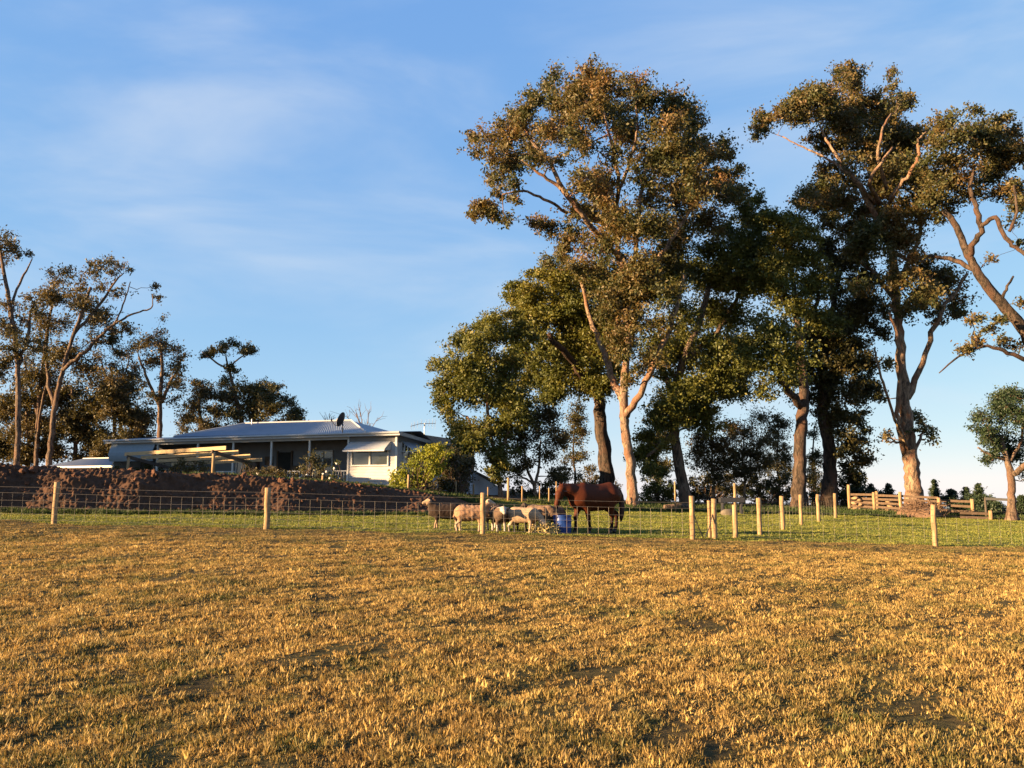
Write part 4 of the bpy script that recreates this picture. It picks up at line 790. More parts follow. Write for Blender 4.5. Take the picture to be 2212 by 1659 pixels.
# hipped main roof
z_e, z_r = 4.90, 6.02
fa, fb_, ra, rb = 3.2, 17.6, 6.5, 15.0
corrugated('roof', H(fa, 2.2, z_e), H(fb_, 2.2, z_e), H(rb, 6.2, z_r), H(ra, 6.2, z_r), M['iron'], house)
corrugated('roof', H(fb_, 10.2, z_e), H(fa, 10.2, z_e), H(ra, 6.2, z_r), H(rb, 6.2, z_r), M['iron'], house)
hquad('hip_end', [(fa, 2.2, z_e), (fa, 10.2, z_e), (ra, 6.2, z_r)], M['iron']); hquad('hip_end', [(fb_, 2.2, z_e), (fb_, 10.2, z_e), (rb, 6.2, z_r)], M['iron'])
MB().tube(np.array((H(fa, 2.2, z_e + .03), H(ra, 6.2, z_r + .03), H(rb, 6.2, z_r + .03), H(fb_, 2.2, z_e + .03))), .06, 6).build('ridge_cap', M['gutter'], house)
vt = MB().tube(np.array((H(7.4, 6.1, z_r - .05), H(7.4, 6.1, z_r + .08), H(7.4, 6.1, z_r + .16), H(7.4, 6.1, z_r + .2))), (.12, .15, .13, .03), 10).build('roof_vent', M['metal'], house)
MB().tube(np.array((H(14.2, 5.9, z_r - .2), H(14.2, 5.9, z_r + .28))), .04, 8).build('vent_pipe', M['metal'], house)
# verandah wall: doors, windows, blinds, rails
d = hb('door', 8.55, 9.5, 2.33, 2.4, Z0 + .12, 3.75, M['dark']); hb('door_frame', 8.45, 8.55, 2.3, 2.4, Z0 + .12, 3.85, M['timber_old'], d); hb('door_frame', 9.5, 9.6, 2.3, 2.4, Z0 + .12, 3.85, M['timber_old'], d)
window(5.6, 6.9, Z0 + .3, 3.75, 2.36, 2); window(3.35, 4.0, Z0 + .35, 3.6, 2.36, 2, curtain=True); window(11.4, 12.6, Z0 + .55, 3.25, 2.36, 2); window(17.8, 19.2, Z0 + .5, 3.1, 2.36, 2, curtain=True)
hb('picture', 9.9, 10.5, 2.34, 2.4, 2.95, 3.5, M['timber_old']); hb('cupboard', 8.0, 8.4, 2.1, 2.4, Z0 + .1, 2.9, M['timber_old'])
hb('lattice_wall', 10.9, 11.2, 1.9, 2.39, Z0, 3.4, M['timber_old'])
bl = MB(); tt = np.linspace(0, 1, 7)
bl.add(np.array([H(a, -.12 - .25 * math.sin(t * 2.6), 4.3 - t * 1.1) for t in tt for a in (17.0, 20.5)]), [[2 * i, 2 * i + 1, 2 * i + 3, 2 * i + 2] for i in range(6)])
bl.build('roll_blind', M['blind'], house)
hb('end_wall', 20.42, 20.55, 0.05, 2.4, Z0, 4.3, M['board'])
def rail(a0, a1):
    r_ = MB().beam(H(a0, 0, Z0 + .95), H(a1, 0, Z0 + .95), .07, .06).build('railing', M['white'], house); n = int((a1 - a0) / .16)
    for k in range(n + 1): MB().beam(H(a0 + (a1 - a0) * k / n, 0, Z0 + .1), H(a0 + (a1 - a0) * k / n, 0, Z0 + .92), .035, .035, EY).build('baluster', M['white'], r_)
    MB().beam(H(a0, 0, Z0 + .12), H(a1, 0, Z0 + .12), .05, .05).build('bottom_rail', M['white'], r_)
rail(3.2, 4.1); rail(10.95, 12.3); rail(5.9, 7.2)
# rear wing to the right
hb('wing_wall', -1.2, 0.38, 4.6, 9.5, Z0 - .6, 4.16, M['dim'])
hb('wing_fascia', -1.6, 0.6, 4.35, 4.42, 4.14, 4.36, M['metal']); hquad('wing_roof', [(-1.6, 4.4, 4.36), (0.6, 4.4, 4.36), (0.6, 9.8, 4.5), (-1.6, 9.8, 4.5)], M['iron'])
# dish and aerial
dp = H(3.9, 0.6, 4.75)
dish = thing('satellite_dish', dp, 'dark satellite dish on a short pole on the verandah roof', 'dish')
MB().tube(np.array((dp, dp + EZ * .35, dp + EZ * .95)), .035, 8).build('pole', M['metal_dark'], dish)
dc = dp + np.array((-.06, -.06, .82)); dn = np.array((-.88, .30, .36)); dn /= np.linalg.norm(dn); e1 = np.cross(dn, EZ); e1 /= np.linalg.norm(e1); e2 = np.cross(e1, dn)
V = [dc - dn * .06]; F = []
for i, rr in enumerate((.18, .34, .46)):
    for k in range(18): t = k / 18 * 6.2832; V.append(dc + dn * (.62 * rr * rr - .06) + (e1 * math.cos(t) * .8 + e2 * math.sin(t)) * rr)
for k in range(18): F.append([0, 1 + k, 1 + (k + 1) % 18])
for i in range(2):
    for k in range(18): F.append([1 + i * 18 + k, 1 + i * 18 + (k + 1) % 18, 1 + (i + 1) * 18 + (k + 1) % 18, 1 + (i + 1) * 18 + k])
V = np.array(V); nn = len(V); V2 = np.concatenate([V, V - dn * .025]); F2 = F + [[i + nn for i in f][::-1] for f in F] + [[37 + k, 37 + (k + 1) % 18, 37 + (k + 1) % 18 + nn, 37 + k + nn] for k in range(18)]
MB().add(V2, F2).build('reflector', M['dish'], dish)
arm_e = dc + dn * .62 - e2 * .3
MB().tube(np.array((dc - e2 * .42, dc - e2 * .46 + dn * .3, arm_e)), .022, 6).build('feed_arm', M['metal_dark'], dish); MB().box(arm_e + EZ * .06, (.08, .08, .16)).build('receiver', M['metal_dark'], dish)
ap = P(917, 957, 52); at_ = P(917, 914, 52)
ant = thing('tv_antenna', ap, 'television aerial on a thin mast right of the house roof', 'antenna')
MB().tube(np.array((ap - EZ * .4, at_)), .03, 6).build('mast', M['metal'], ant)
MB().tube(np.array((P(887, 921, 51.6), P(908, 915, 51.9), P(941, 914.5, 52.3))), .02, 6).build('boom', M['metal'], ant)
for u, h, v in ((889, 9, 921), (895, 10, 919), (902, 9, 917), (910, 11, 915), (920, 10, 915), (927, 11, 915), (934, 12, 915), (940, 13, 915)):
    e = P(u, v, 52)
    MB().tube(np.array((e + np.array((0.1, -.45, .015 * h)), e, e + np.array((-.1, .45, -.012 * h)))), .006, 4).build('element', M['metal'], ant)
    MB().tube(np.array((e - EZ * h * .028, e + EZ * h * .028)), .005, 4).build('element', M['metal'], ant)
MB().tube(np.array((P(905, 951, 52), P(917, 942, 52))), .018, 5).build('stay', M['metal'], ant)
# ------------------------------------------------------------------ pergola
pa = P(462, 973, 43); pd = np.array((-.866, .5, -.02)); pb = np.array((.42, .9, -.19))
perg = thing('pergola', (pa[0], pa[1], g1(pa[0], pa[1])), 'pale timber pergola with long sloping beams in front of the verandah', 'pergola')
LP = 7.3
for (a, b) in ((0, 0), (LP, 0), (0.25, 3.0), (LP - .1, 3.0)):
    q = pa + pd * a + pb * b; gq = g1(q[0], q[1]); MB().tube(np.array(((q[0], q[1], gq - .1), (q[0], q[1], (gq + q[2]) / 2), q - EZ * .08)), (.085, .08, .08), 10).build('post', M['timber'], perg, True)
for k in range(4):
    s0 = pa + pb * (.95 * k) + EZ * .1 - pd * (.95 - .03 * k); e0 = pa + pb * (.95 * k) + pd * (LP + .35 - k * .25) + EZ * .1
    MB().beam(s0, e0, .055, .2).build('beam', M['timber_new'], perg)
for a in (0.03, LP):
    MB().beam(pa + pd * a - pb * .12 - EZ * .08, pa + pd * a + pb * 3.3 - EZ * .08, .07, .19).build('side_beam', M['timber_dark'], perg)
# ------------------------------------------------------------------ outbuildings
q0 = P(104, 1012, 60); q1 = P(247, 1012, 57); zt = 3.05; zb = 1.5
ob = thing('outbuilding', ((q0[0] + q1[0]) / 2, 58.5, zb), 'low white outbuilding with hipped iron roof left of the house', 'shed')
qd = (q1 - q0); qd[2] = 0; ql = np.linalg.norm(qd); qd /= ql; qn = np.array((-qd[1], qd[0], 0))
def O(a, b, z): return np.array((q0[0], q0[1], 0)) + qd * a + qn * b + EZ * z
MB().box(O(ql / 2, 1.6, (zb + zt) / 2), (ql - .3, 3.0, zt - zb), (qd, qn, EZ)).build('wall', M['white'], ob)
corrugated('roof', O(-.2, -.2, zt), O(ql + .1, -.2, zt), O(ql - .1, 1.6, zt + .62), O(1.7, 1.6, zt + .62), M['iron'], ob)
corrugated('roof', O(ql + .1, 3.4, zt), O(-.2, 3.4, zt), O(1.7, 1.6, zt + .62), O(ql - .1, 1.6, zt + .62), M['iron'], ob)
MB().add(np.array((O(-.2, -.2, zt), O(-.2, 3.4, zt), O(1.7, 1.6, zt + .62))), [[0, 1, 2]]).build('hip_end', M['iron'], ob)
MB().beam(O(-.2, -.24, zt - .05), O(ql + .1, -.24, zt - .05), .05, .14).build('fascia', M['white'], ob); MB().beam(O(1.7, 1.6, zt + .65), O(ql, 1.6, zt + .65), .15, .06).build('ridge_cap', M['white'], ob)
s0 = P(1008, 1080, 48); s1 = P(1078, 1082, 52)
sh = thing('iron_shed', (s0[0], 50, g1(s0[0], 49)), 'blue-grey corrugated iron shed behind the garden posts', 'shed')
b0 = g1(s0[0], 48) - .2
tl, tr = P(1004, 1008, 48), P(1078, 1052, 52)
corrugated('side_wall', (s0[0], 48, b0), (s1[0], 52, b0 + .1), (s1[0], 52, tr[2]), (s0[0], 48, tl[2]), M['shed_iron'], sh, .2, .03)
MB().beam(tl + np.array((-.2, -.25, .05)), tr + np.array((.3, .1, .05)), .1, .16).build('barge_board', M['metal_dark'], sh)
MB().add(np.array((tl + (-.2, -.3, .1), tr + (.3, .2, .1), tr + (-2.6, 3.2, .5), tl + (-3.2, 3.0, .5))), [[0, 1, 2, 3]]).build('roof', M['timber_dark'], sh)
MB().box((s0[0] - 1.2, 49.6, b0 + .7), (2.2, .1, 1.5), np.array(((.9, .3, 0), (-.3, .9, 0), (0, 0, 1)))).build('front_wall', M['shed_iron'], sh)
MB().tube(np.array((P(1009, 1075, 47.6), P(1040, 1082, 47.8))), .05, 6).build('pipe', M['metal_dark'], sh); MB().tube(np.array((P(1017, 1065, 47.6), P(1017, 1015, 47.6))), .05, 6).build('downpipe', M['shed_iron'], sh)
# ------------------------------------------------------------------ garden in front of the house
def gpost(label, u, base, top, y, w=.045):
    b = P(u, base, y); t = P(u, top, y); gz = g1(b[0], y)
    MBp = MB().tube(np.array(((b[0], y, gz - .1), (b[0], y, (gz + t[2]) / 2), (b[0], y, t[2]))), (w, w * .95, w * .92), 8)
    o = thing('garden_post', (b[0], y, gz), label, 'post', 'garden posts along the bank'); MBp.build('stake', M['timber'], o, True)
for a in (('short pale post below the rose bushes', 697, 1044, 1027, 36.5, .06), ('pale post in front of the yellow-green bush', 882, 1060, 1025, 38.4, .055), ('thin post right of the yellow-green bush', 985, 1070, 1040, 40.5, .04), ('thin post in front of the blue-grey shed', 1023, 1077, 1046, 41.5, .045),
          ('thin post between shed and rounded olive tree', 1054, 1080, 1052, 43, .04), ('tall pale pole beside the pale tree stem', 1098, 1084, 1032, 45, .075), ('thin grey post right of the tall pale pole', 1128, 1082, 1050, 46, .05), ('thin grey post left of the horse', 1186, 1082, 1054, 46, .045),
          ('leaning grey stick left of the horse head', 1202, 1084, 1040, 47, .04), ('pale stake behind the leaning gum', 1459, 1094, 1040, 45, .05), ('pale stake behind the gate posts', 1588, 1084, 1044, 48, .09), ('grey stick behind the olive trees', 1166, 1084, 1050, 47, .035)): gpost(*a)
bush('rose_bush', 'dark rose bush dotted with white flowers in front of the verandah', 43, [(668, 1000, 17), (680, 990, 15), (655, 1015, 14), (690, 1012, 15), (700, 1030, 13), (662, 1034, 14), (680, 1030, 16), (640, 1030, 10)], M['leaf_dark'], 91, 0.11)
bush('rose_bush', 'sparse rose bush with white flowers at the door by the front room', 43, [(722, 1018, 9), (716, 1030, 11), (735, 1038, 9), (712, 1040, 11), (748, 1045, 9), (727, 1000, 5)], M['leaf_green'], 92, 0.10, 9, 34)
bush('grassy_bush', 'rounded brown grassy bush on the bank below the verandah', 42, [(578, 1018, 14), (595, 1022, 14), (612, 1026, 12), (562, 1026, 11), (590, 1032, 13), (545, 1030, 9)], M['leaf_brown'], 93, 0.12, 16)
bush('vine', 'dark climbing vine under the pergola beams', 47, [(410, 1010, 14), (395, 1000, 13), (425, 1000, 12), (380, 1012, 10), (440, 1012, 11)], M['leaf_dark'], 94, 0.12)
bush('vine', 'dark climbing plant on the right pergola post', 45, [(532, 1000, 6), (535, 1012, 7), (530, 985, 4), (537, 1024, 7)], M['leaf_dark'], 95, 0.1)
bush('low_plants', 'low green plants at the foot of the front room wall', 41, [(770, 1050, 9), (795, 1052, 10), (820, 1055, 8), (845, 1058, 8), (745, 1052, 7)], M['leaf_green'], 96, 0.09, 12)
bush('green_bush', 'low green bush at the left end of the house', 52, [(255, 1012, 8), (300, 1014, 8), (320, 1012, 8), (345, 1014, 8)], M['leaf_dark'], 97, 0.12)
bush('yellow_bush', 'bright yellow-green bush at the right end of the house', 40, [(905, 985, 17), (925, 975, 18), (940, 968, 16), (955, 985, 20), (925, 1000, 20), (890, 1000, 13), (900, 1022, 18), (868, 1022, 14), (850, 1032, 12), (880, 1040, 14), (858, 1046, 10), (930, 1025, 18), (905, 1045, 14), (945, 1008, 18)], M['leaf_yellow'], 98, 0.12, 20, 52)
bush('brown_bush', 'rust-brown bush between the yellow-green bush and the shed', 41, [(965, 1000, 20), (985, 985, 18), (1000, 1005, 18), (975, 1025, 20), (1000, 1032, 16), (950, 1035, 16), (968, 1050, 14), (1010, 1020, 12), (985, 1055, 10), (1020, 1000, 12)], M['leaf_brown'], 99, 0.12, 20, 52)
bush('dark_bush', 'dark bush in shade below the rust-brown bush', 41.5, [(935, 1052, 12), (960, 1058, 11), (985, 1062, 10), (915, 1056, 10), (1005, 1055, 9)], M['leaf_dark'], 90, 0.12)
fl = blob(7, 1.0, 0.2); flm = mesh_from('rose', fl[0], fl[1], [M['petal']])
for (u, v, w) in ((727, 1002, 'topmost white rose by the verandah door'), (722, 1012, 'white rose just below the topmost one by the door'), (705, 1019, 'upper of two white roses left of the door rail'), (698, 1024, 'lower of two white roses left of the door rail'), (663, 1026, 'white rose low on the dark rose bush'), (718, 1043, 'lowest white rose by the short pale post'), (648, 1032, 'white rose at the left foot of the dark rose bush'), (735, 1046, 'white rose nearest the front room corner'), (640, 1035, 'leftmost white rose of the dark rose bush'), (712, 1033, 'white rose halfway up right of the short post'), (556, 1023, 'white rose left of the brown grassy bush'), (548, 1032, 'white rose lowest at the left of the grassy bush')):
    p = P(u, v, 42.2); o = obj('rose', flm, None, tuple(p)); o.scale = (.06, .05, .06); o.rotation_euler = tuple(R.uniform(0, 6, 3)); tag(o, w, 'flower', 'white roses')
p = P(948, 1076, 38.6); 
bk = thing('timber_offcut', (p[0], 38.6, g1(p[0], 38.6)), 'pale squared timber lying on the bank crest', 'timber'); MB().beam((p[0] - .45, 38.6, g1(p[0] - .45, 38.6) + .07), (p[0] + .45, 38.6, g1(p[0] + .45, 38.6) + .06), .18, .14).build('timber_offcut_body', M['timber'], bk)
# ------------------------------------------------------------------ front wire fence
FH = [0.13, 0.31, 0.52, 0.72, 0.95, 1.13]
def post_mesh(h, r, seed):
    q = np.random.default_rng(seed); z = np.linspace(-.25, h, 7); pts = np.stack([q.normal(size=7) * .006, q.normal(size=7) * .006, z], 1)
    V, F = tube(pts, r * (1 + q.normal(size=7) * .025), 12, True, .03); return mesh_from('post', V, F, [M['timber']], True)
def fence_run(name, label, pts, heights, wires, r=.085, stays=0.32, lean=None, stay_top=0.95, wr=.0036):
    """pts: (x, y) of the posts; wires strung between, knotted mesh stays"""
    x0, y0 = pts[0]; root = thing(name, (x0, y0, g1(x0, y0)), label, 'fence'); off = OFF[root.name]
    for i, (x, y) in enumerate(pts):
        o = obj('post', post_mesh(heights[i], r * R.uniform(.92, 1.08), 500 + i + int(abs(x * 10))), root, (x - off[0], y - off[1], g1(x, y) - off[2]))
        o.rotation_euler = (R.normal() * .007, R.normal() * .007, R.uniform(0, 6))
    for h in wires:
        line = []
        for i in range(len(pts) - 1):
            for t in np.linspace(0, 1, 9)[:-1]:
                x = pts[i][0] + (pts[i + 1][0] - pts[i][0]) * t; y = pts[i][1] + (pts[i + 1][1] - pts[i][1]) * t
                zg = g1(*pts[i]) * (1 - t) + g1(*pts[i + 1]) * t
                line.append((x, y - r * .9, zg + h - .025 * 4 * t * (1 - t)))
        x, y = pts[-1]; line.append((x, y - r * .9, g1(x, y) + h))
        MB().tube(np.array(line), wr, 4).build('wire', M['wire'], root)
    if stays:
        sm_ = mesh_from('stay_wire', *tube(np.array(((0, 0, wires[0]), (0, 0, stay_top))), wr * .95, 4), [M['wire']])
        for i in range(len(pts) - 1):
            L = math.dist(pts[i], pts[i + 1]); n = int(L / stays)
            for k in range(1, n):
                t = k / n; x = pts[i][0] + (pts[i + 1][0] - pts[i][0]) * t; y = pts[i][1] + (pts[i + 1][1] - pts[i][1]) * t
                zg = g1(*pts[i]) * (1 - t) + g1(*pts[i + 1]) * t - .02
                obj('stay_wire', sm_, root, (x - off[0], y - r * .9 - off[1], zg - off[2]))
    return root
FX = [P(u, 1150, 25)[0] for u in (-360, 115, 576, 1043, 1496)]
fence_run('wire_fence', 'long wire mesh fence with round pale posts across the front paddock, left of the gate', [(x, 25.0) for x in FX], [1.27, 1.30, 1.27, 1.28, 1.33], FH, .088)
FX2 = [P(u, 1150, 25.4)[0] for u in (1552, 2004, 2460)]
fence_run('wire_fence', 'wire mesh fence with few round posts, right of the gate', [(FX2[0], 25.9), (FX2[1], 25.0), (FX2[2], 25.0)], [1.27, 1.28, 1.27], FH, .085, wr=.0022)
sp = [(1588, 26.6), (1641, 28.0), (1691, 31.4), (1731, 34.6), (1769, 38.4), (1806, 42.0)]
fence_run('wire_fence', 'side fence of pale posts running back towards the timber yard', [(P(u, 1130, y)[0], y) for u, y in sp], [1.08, 1.27, 1.30, 1.28, 1.27, 1.27], FH, .08, wr=.002, stays=.6)
# slack gate of wire between the two strainer posts
ga = np.array((FX[-1] + .1, 25.1)); gb = np.array((FX2[0] - .05, 25.85)); gz = g1(ga[0] + .4, 25.4)
gate = thing('wire_gate', (*((ga + gb) / 2), gz), 'slack wire gate with dark V-shaped brace between two posts', 'gate')
gm_ = (ga + gb) / 2
for (a, z0) in ((ga, .72), (gb, .75)):
    t = np.linspace(0, 1, 8)[:, None]; A = np.array((*a, gz + z0)); B = np.array((*(gm_ + (a - gm_) * .12), gz + .03)); c = A + (B - A) * t; c[:, 2] -= .05 * np.sin(t[:, 0] * 3.14)
    MB().tube(c, .016, 6).build('brace', M['metal_dark'], gate)
for h in FH[1:]:
    MB().tube(np.array((np.array((*ga, gz + h)), np.array((*gm_, gz + h - .05)), np.array((*gb, gz + h)))), .005, 4).build('wire', M['wire'], gate)
# second post tied to the right strainer
o = thing('fence_post', (FX2[0] - .14, 25.95, g1(FX2[0] - .14, 25.95)), 'slimmer pale post tied beside the gate strainer post', 'post'); obj('stake', post_mesh(1.2, .05, 909), o)
# ------------------------------------------------------------------ timber yard
def yard_panel(name, label, p0, p1, n, h0, h1, posts, ph, gap_top=1.12, mat=None):
    root = thing(name, (p0[0], p0[1], g1(*p0)), label, 'fence', 'timber yard rails'); off = OFF[root.name]
    for k in range(n):
        h = h0 + (h1 - h0) * k / max(1, n - 1); s = R.normal(size=2) * .02
        MB().beam((p0[0], p0[1] + .07, g1(*p0) + h + s[0]), (p1[0], p1[1] + .07, g1(*p1) + h + s[1]), .04, .135).build('rail', mat or M['timber_old'], root)
    for i, t in enumerate(posts):
        x = p0[0] + (p1[0] - p0[0]) * t; y = p0[1] + (p1[1] - p0[1]) * t
        obj('post', post_mesh(ph[i], .1, 700 + i + int(x)), root, (x - off[0], y - off[1], g1(x, y) - off[2]))
    return root
def yp(u, y): return (float(P(u, 1110, y)[0]), y)
yard_panel('yard_fence', 'timber yard panel of five rails between the tall post and the next', yp(1836, 52), yp(1890, 50.4), 5, .12, 1.12, [0, 1], [1.72, 1.28])
yard_panel('yard_fence', 'middle timber yard panel with firewood showing between the rails', yp(1893, 50.3), yp(1947, 48.4), 5, .12, 1.12, [1], [1.36])
yard_panel('yard_fence', 'timber yard panel behind the brush pile, below the pale-footed trunk', yp(1950, 48.4), yp(2030, 47), 5, .12, 1.12, [1], [1.12])
yard_panel('yard_fence', 'lower rail panel at the right end of the timber yard', yp(2034, 47.5), yp(2102, 46.4), 4, .05, .95, [1], [1.1])
yard_panel('yard_fence', 'far cross panel of the timber yard seen through the front rails', yp(1842, 55), yp(1952, 54), 4, .15, 1.05, [.5], [1.3])
yard_panel('low_fence', 'low two-rail fence end below the conifers', yp(2075, 45), yp(2140, 44.6), 2, .08, .32, [1], [.5])
h0 = P(2128, 1077, 46); h1_ = P(2186, 1080, 44.5)
rl = thing('hitching_rail', (h0[0], h0[1], g1(h0[0], 46)), 'dark horizontal rail running to the small round tree', 'rail'); MB().beam(h0, h1_, .08, .14).build('rail', M['metal_dark'], rl); MB().tube(np.array(((h0[0], h0[1], g1(h0[0], 46) - .1), h0 + (0, 0, .05))), .06, 8).build('post', M['timber_dark'], rl)
LOGS = [a + b for a, b in [('top left', ' firewood log beside the tall yard post'), ('top right', ' firewood log beside the tall yard post'), ('middle left', ' firewood log beside the tall yard post'), ('middle right', ' firewood log beside the tall yard post'), ('bottom left', ' firewood log beside the tall yard post'), ('bottom right', ' firewood log beside the tall yard post'), ('upper left', ' firewood log behind the middle yard panel'), ('upper middle', ' firewood log behind the middle yard panel'), ('highest', ' firewood log behind the middle yard panel'), ('central left', ' firewood log behind the middle yard panel'), ('central right', ' firewood log behind the middle yard panel'), ('lowest left', ' firewood log behind the middle yard panel'), ('lowest right', ' firewood log behind the middle yard panel'), ('rightmost', ' firewood log behind the middle yard panel'), ('single', ' firewood log behind the panel under the pale-footed trunk')]]
lm = mesh_from('split_log', *blob(31, 1.0, .12), [M['log']])
for i, (u, v) in enumerate(((1848, 1076), (1856, 1080), (1846, 1088), (1858, 1090), (1847, 1099), (1857, 1101), (1920, 1083), (1932, 1080), (1940, 1077), (1924, 1092), (1935, 1093), (1918, 1103), (1938, 1105), (1943, 1098), (1960, 1082))):
    p = P(u, v, 51.2 if u < 1900 else 49.8); o = obj('split_log', lm, None, (p[0], p[1], max(p[2], g1(p[0], p[1]) + .06))); o.scale = (.19, .2, .11); o.rotation_euler = (0, R.normal() * .2, R.normal() * .4); tag(o, LOGS[i], 'log', 'firewood behind the rails')
# brush pile
bp = P(1995, 1122, 45.5); bg_ = g1(bp[0], 45.5); br = thing('brush_pile', (bp[0], 45.5, bg_), 'heap of dry brown brush and sticks in front of the timber yard', 'brush pile')
V, F = blob(33, 1.0, .22); V = V * (1.15, .8, .72); V = V[:, :] + (bp[0], 45.5, bg_ + .1); MB().add(V, F).build('heap', M['twig_dry'], br)
for i in range(220):
    a = R.uniform(0, 6.28); e = R.uniform(.15, 1.4); d0 = np.array((math.cos(a) * math.cos(e) * 1.2, math.sin(a) * math.cos(e) * .8, abs(math.sin(e)) * .75)); c = np.array((bp[0], 45.5, bg_ + .1)) + d0 * R.uniform(.8, 1.05); q = R.normal(size=3) * (.35, .25, .2)
    if i == 0: mbs = MB()
    mbs.tube(np.array((c - q, c + q * .2 + R.normal(size=3) * .05, c + q)), (.016, .012, .006), 4)
mbs.build('sticks', M['twig_dry'], br); MB().tube(np.array((P(2012, 1088, 45.2), P(2028, 1104, 45))), .045, 6).build('branch', M['timber'], br)
# boulder, trough, fallen log behind the gate
p = P(1572, 1088, 42); b_ = blob(35, 1.0, .18); o = obj('boulder', mesh_from('boulder', b_[0], b_[1], [M['rock']], True), None, (p[0], 42, g1(p[0], 42) + .12)); o.scale = (.42, .3, .24); tag(o, 'pale boulder seen between the gate posts', 'rock')
p = P(1580, 1080, 44); tr_ = thing('water_trough', (p[0], 44, g1(p[0], 44)), 'dark grey trough on legs behind the gate posts', 'trough')
MB().box((p[0], 44, p[2]), (1.3, .5, .26)).build('tub', M['metal_dark'], tr_)
for sx in (-.5, .5): MB().box((p[0] + sx, 44, (p[2] - .13 + g1(p[0], 44)) / 2), (.08, .4, p[2] - .13 - g1(p[0], 44) + .04)).build('leg', M['metal_dark'], tr_)
a = P(1436, 1090, 46); b = P(1498, 1088, 47); lg = thing('fallen_log', (a[0], 46, g1(a[0], 46)), 'pale fallen log lying at the foot of the leaning gum', 'log')
MB().tube(np.array(((a[0], 46, g1(a[0], 46) + .16), ((a[0] + b[0]) / 2, 46.4, g1(a[0], 46.4) + .22), (b[0], 47, g1(b[0], 47) + .2))), (.2, .22, .17), 10).build('stem', M['bark_mid'], lg, True)
# ------------------------------------------------------------------ animals: one smooth skin over tapered limbs
def sdf_mesh(prims, h=0.03, k=0.06, disp=None):
    """prims: (a, b, ra, rb, tag[, k]); smooth union of tapered capsules, surface nets"""
    A = np.array([p[0] for p in prims] + [p[1] for p in prims], float); rm = max(max(p[2], p[3]) for p in prims) + .1
    lo = A.min(0) - rm; hi = A.max(0) + rm; n = np.ceil((hi - lo) / h).astype(int) + 1
    gx, gy, gz_ = np.meshgrid(*[lo[i] + h * np.arange(n[i]) for i in range(3)], indexing='ij'); G = np.stack([gx, gy, gz_], -1)
    D = np.full(n, 9.0, np.float32); B = np.full(n, 9.0, np.float32); T = np.zeros(n, np.int8)
    for p in prims:
        a, b = np.array(p[0], float), np.array(p[1], float); ab = b - a; t = np.clip(((G - a) @ ab) / max(1e-9, ab @ ab), 0, 1)
        d = np.linalg.norm(G - a - t[..., None] * ab, axis=-1) - (p[2] + (p[3] - p[2]) * t)
        T = np.where(d < B, p[4], T); B = np.minimum(B, d); kk = p[5] if len(p) > 5 else k
        m = np.clip(0.5 + 0.5 * (D - d) / kk, 0, 1); D = D * (1 - m) + d * m - kk * m * (1 - m)
    if disp is not None: D = D + disp(G, T)
    ins = D < 0
    c = np.zeros(n - 1, int)
    for dx in (0, 1):
        for dy in (0, 1):
            for dz in (0, 1): c += ins[dx:n[0] - 1 + dx, dy:n[1] - 1 + dy, dz:n[2] - 1 + dz]
    act = (c > 0) & (c < 8); idx = -np.ones(act.shape, int); idx[act] = np.arange(act.sum()); ci = np.argwhere(act)
    num = np.zeros((len(ci), 3)); cnt = np.zeros(len(ci)); corners = [np.array((x, y, z)) for x in (0, 1) for y in (0, 1) for z in (0, 1)]
    for i in range(8):
        for j in range(i + 1, 8):
            if abs(corners[i] - corners[j]).sum() != 1: continue
            pi = ci + corners[i]; pj = ci + corners[j]; di = D[tuple(pi.T)]; dj = D[tuple(pj.T)]; cr_ = (di < 0) != (dj < 0)
            t = np.where(cr_, di / np.where(di - dj == 0, 1, di - dj), 0)[:, None]; num += np.where(cr_[:, None], pi + (pj - pi) * t, 0); cnt += cr_
    V = lo + h * num / cnt[:, None]; F = []
    for ax in range(3):
        o1, o2 = [(1, 2), (2, 0), (0, 1)][ax]; e = np.zeros(3, int); e[ax] = 1
        s0 = ins[:-1] != ins[1:] if ax == 0 else (ins[:, :-1] != ins[:, 1:] if ax == 1 else ins[:, :, :-1] != ins[:, :, 1:])
        q = np.argwhere(s0); q = q[(q[:, o1] > 0) & (q[:, o2] > 0) & (q[:, o1] < n[o1] - 1) & (q[:, o2] < n[o2] - 1)]
        u1 = np.zeros(3, int); u1[o1] = 1; u2 = np.zeros(3, int); u2[o2] = 1
        f = np.stack([idx[tuple(q.T)], idx[tuple((q - u1).T)], idx[tuple((q - u1 - u2).T)], idx[tuple((q - u2).T)]], 1)
        fl_ = ins[tuple(q.T)]; f[~fl_] = f[~fl_][:, ::-1]; F.append(f)
    F = np.concatenate(F); F = F[(F >= 0).all(1)][:, ::-1]
    return V, np.ascontiguousarray(F), T[tuple(np.clip(np.round((V - lo) / h).astype(int), 0, n - 1).T)]
def smooth_attr(V, F, t, it=2):
    for _ in range(it):
        s = np.zeros(len(V)); c = np.zeros(len(V))
        for i in range(4):
            np.add.at(s, F[:, i], t[F[:, (i + 1) % 4]]); np.add.at(c, F[:, i], 1)
        t = 0.5 * t + 0.5 * s / np.maximum(c, 1)
    return t
def coat_mat(name, base, point, rough=0.6, bump=0.2, scale=30, var=0.25, spec=0.25):
    k = N(name); p = k.pos(); f = k.noise(p, scale, 4, 0.65)
    c = k.mix(k.attr('coat'), base, point); c = k.mix(1.0, c, k.ramp(f, [(0.3, (1 - var,) * 3), (0.7, (1 + var,) * 3)]), 'MULTIPLY')
    return k.bsdf(c, rough, 0, k.noise(p, scale * 1.5, 4, 0.7), bump, 0.02, spec)
def rotz(V, a): c, s = math.cos(a), math.sin(a); return np.stack([V[:, 0] * c - V[:, 1] * s, V[:, 0] * s + V[:, 1] * c, V[:, 2]], 1)
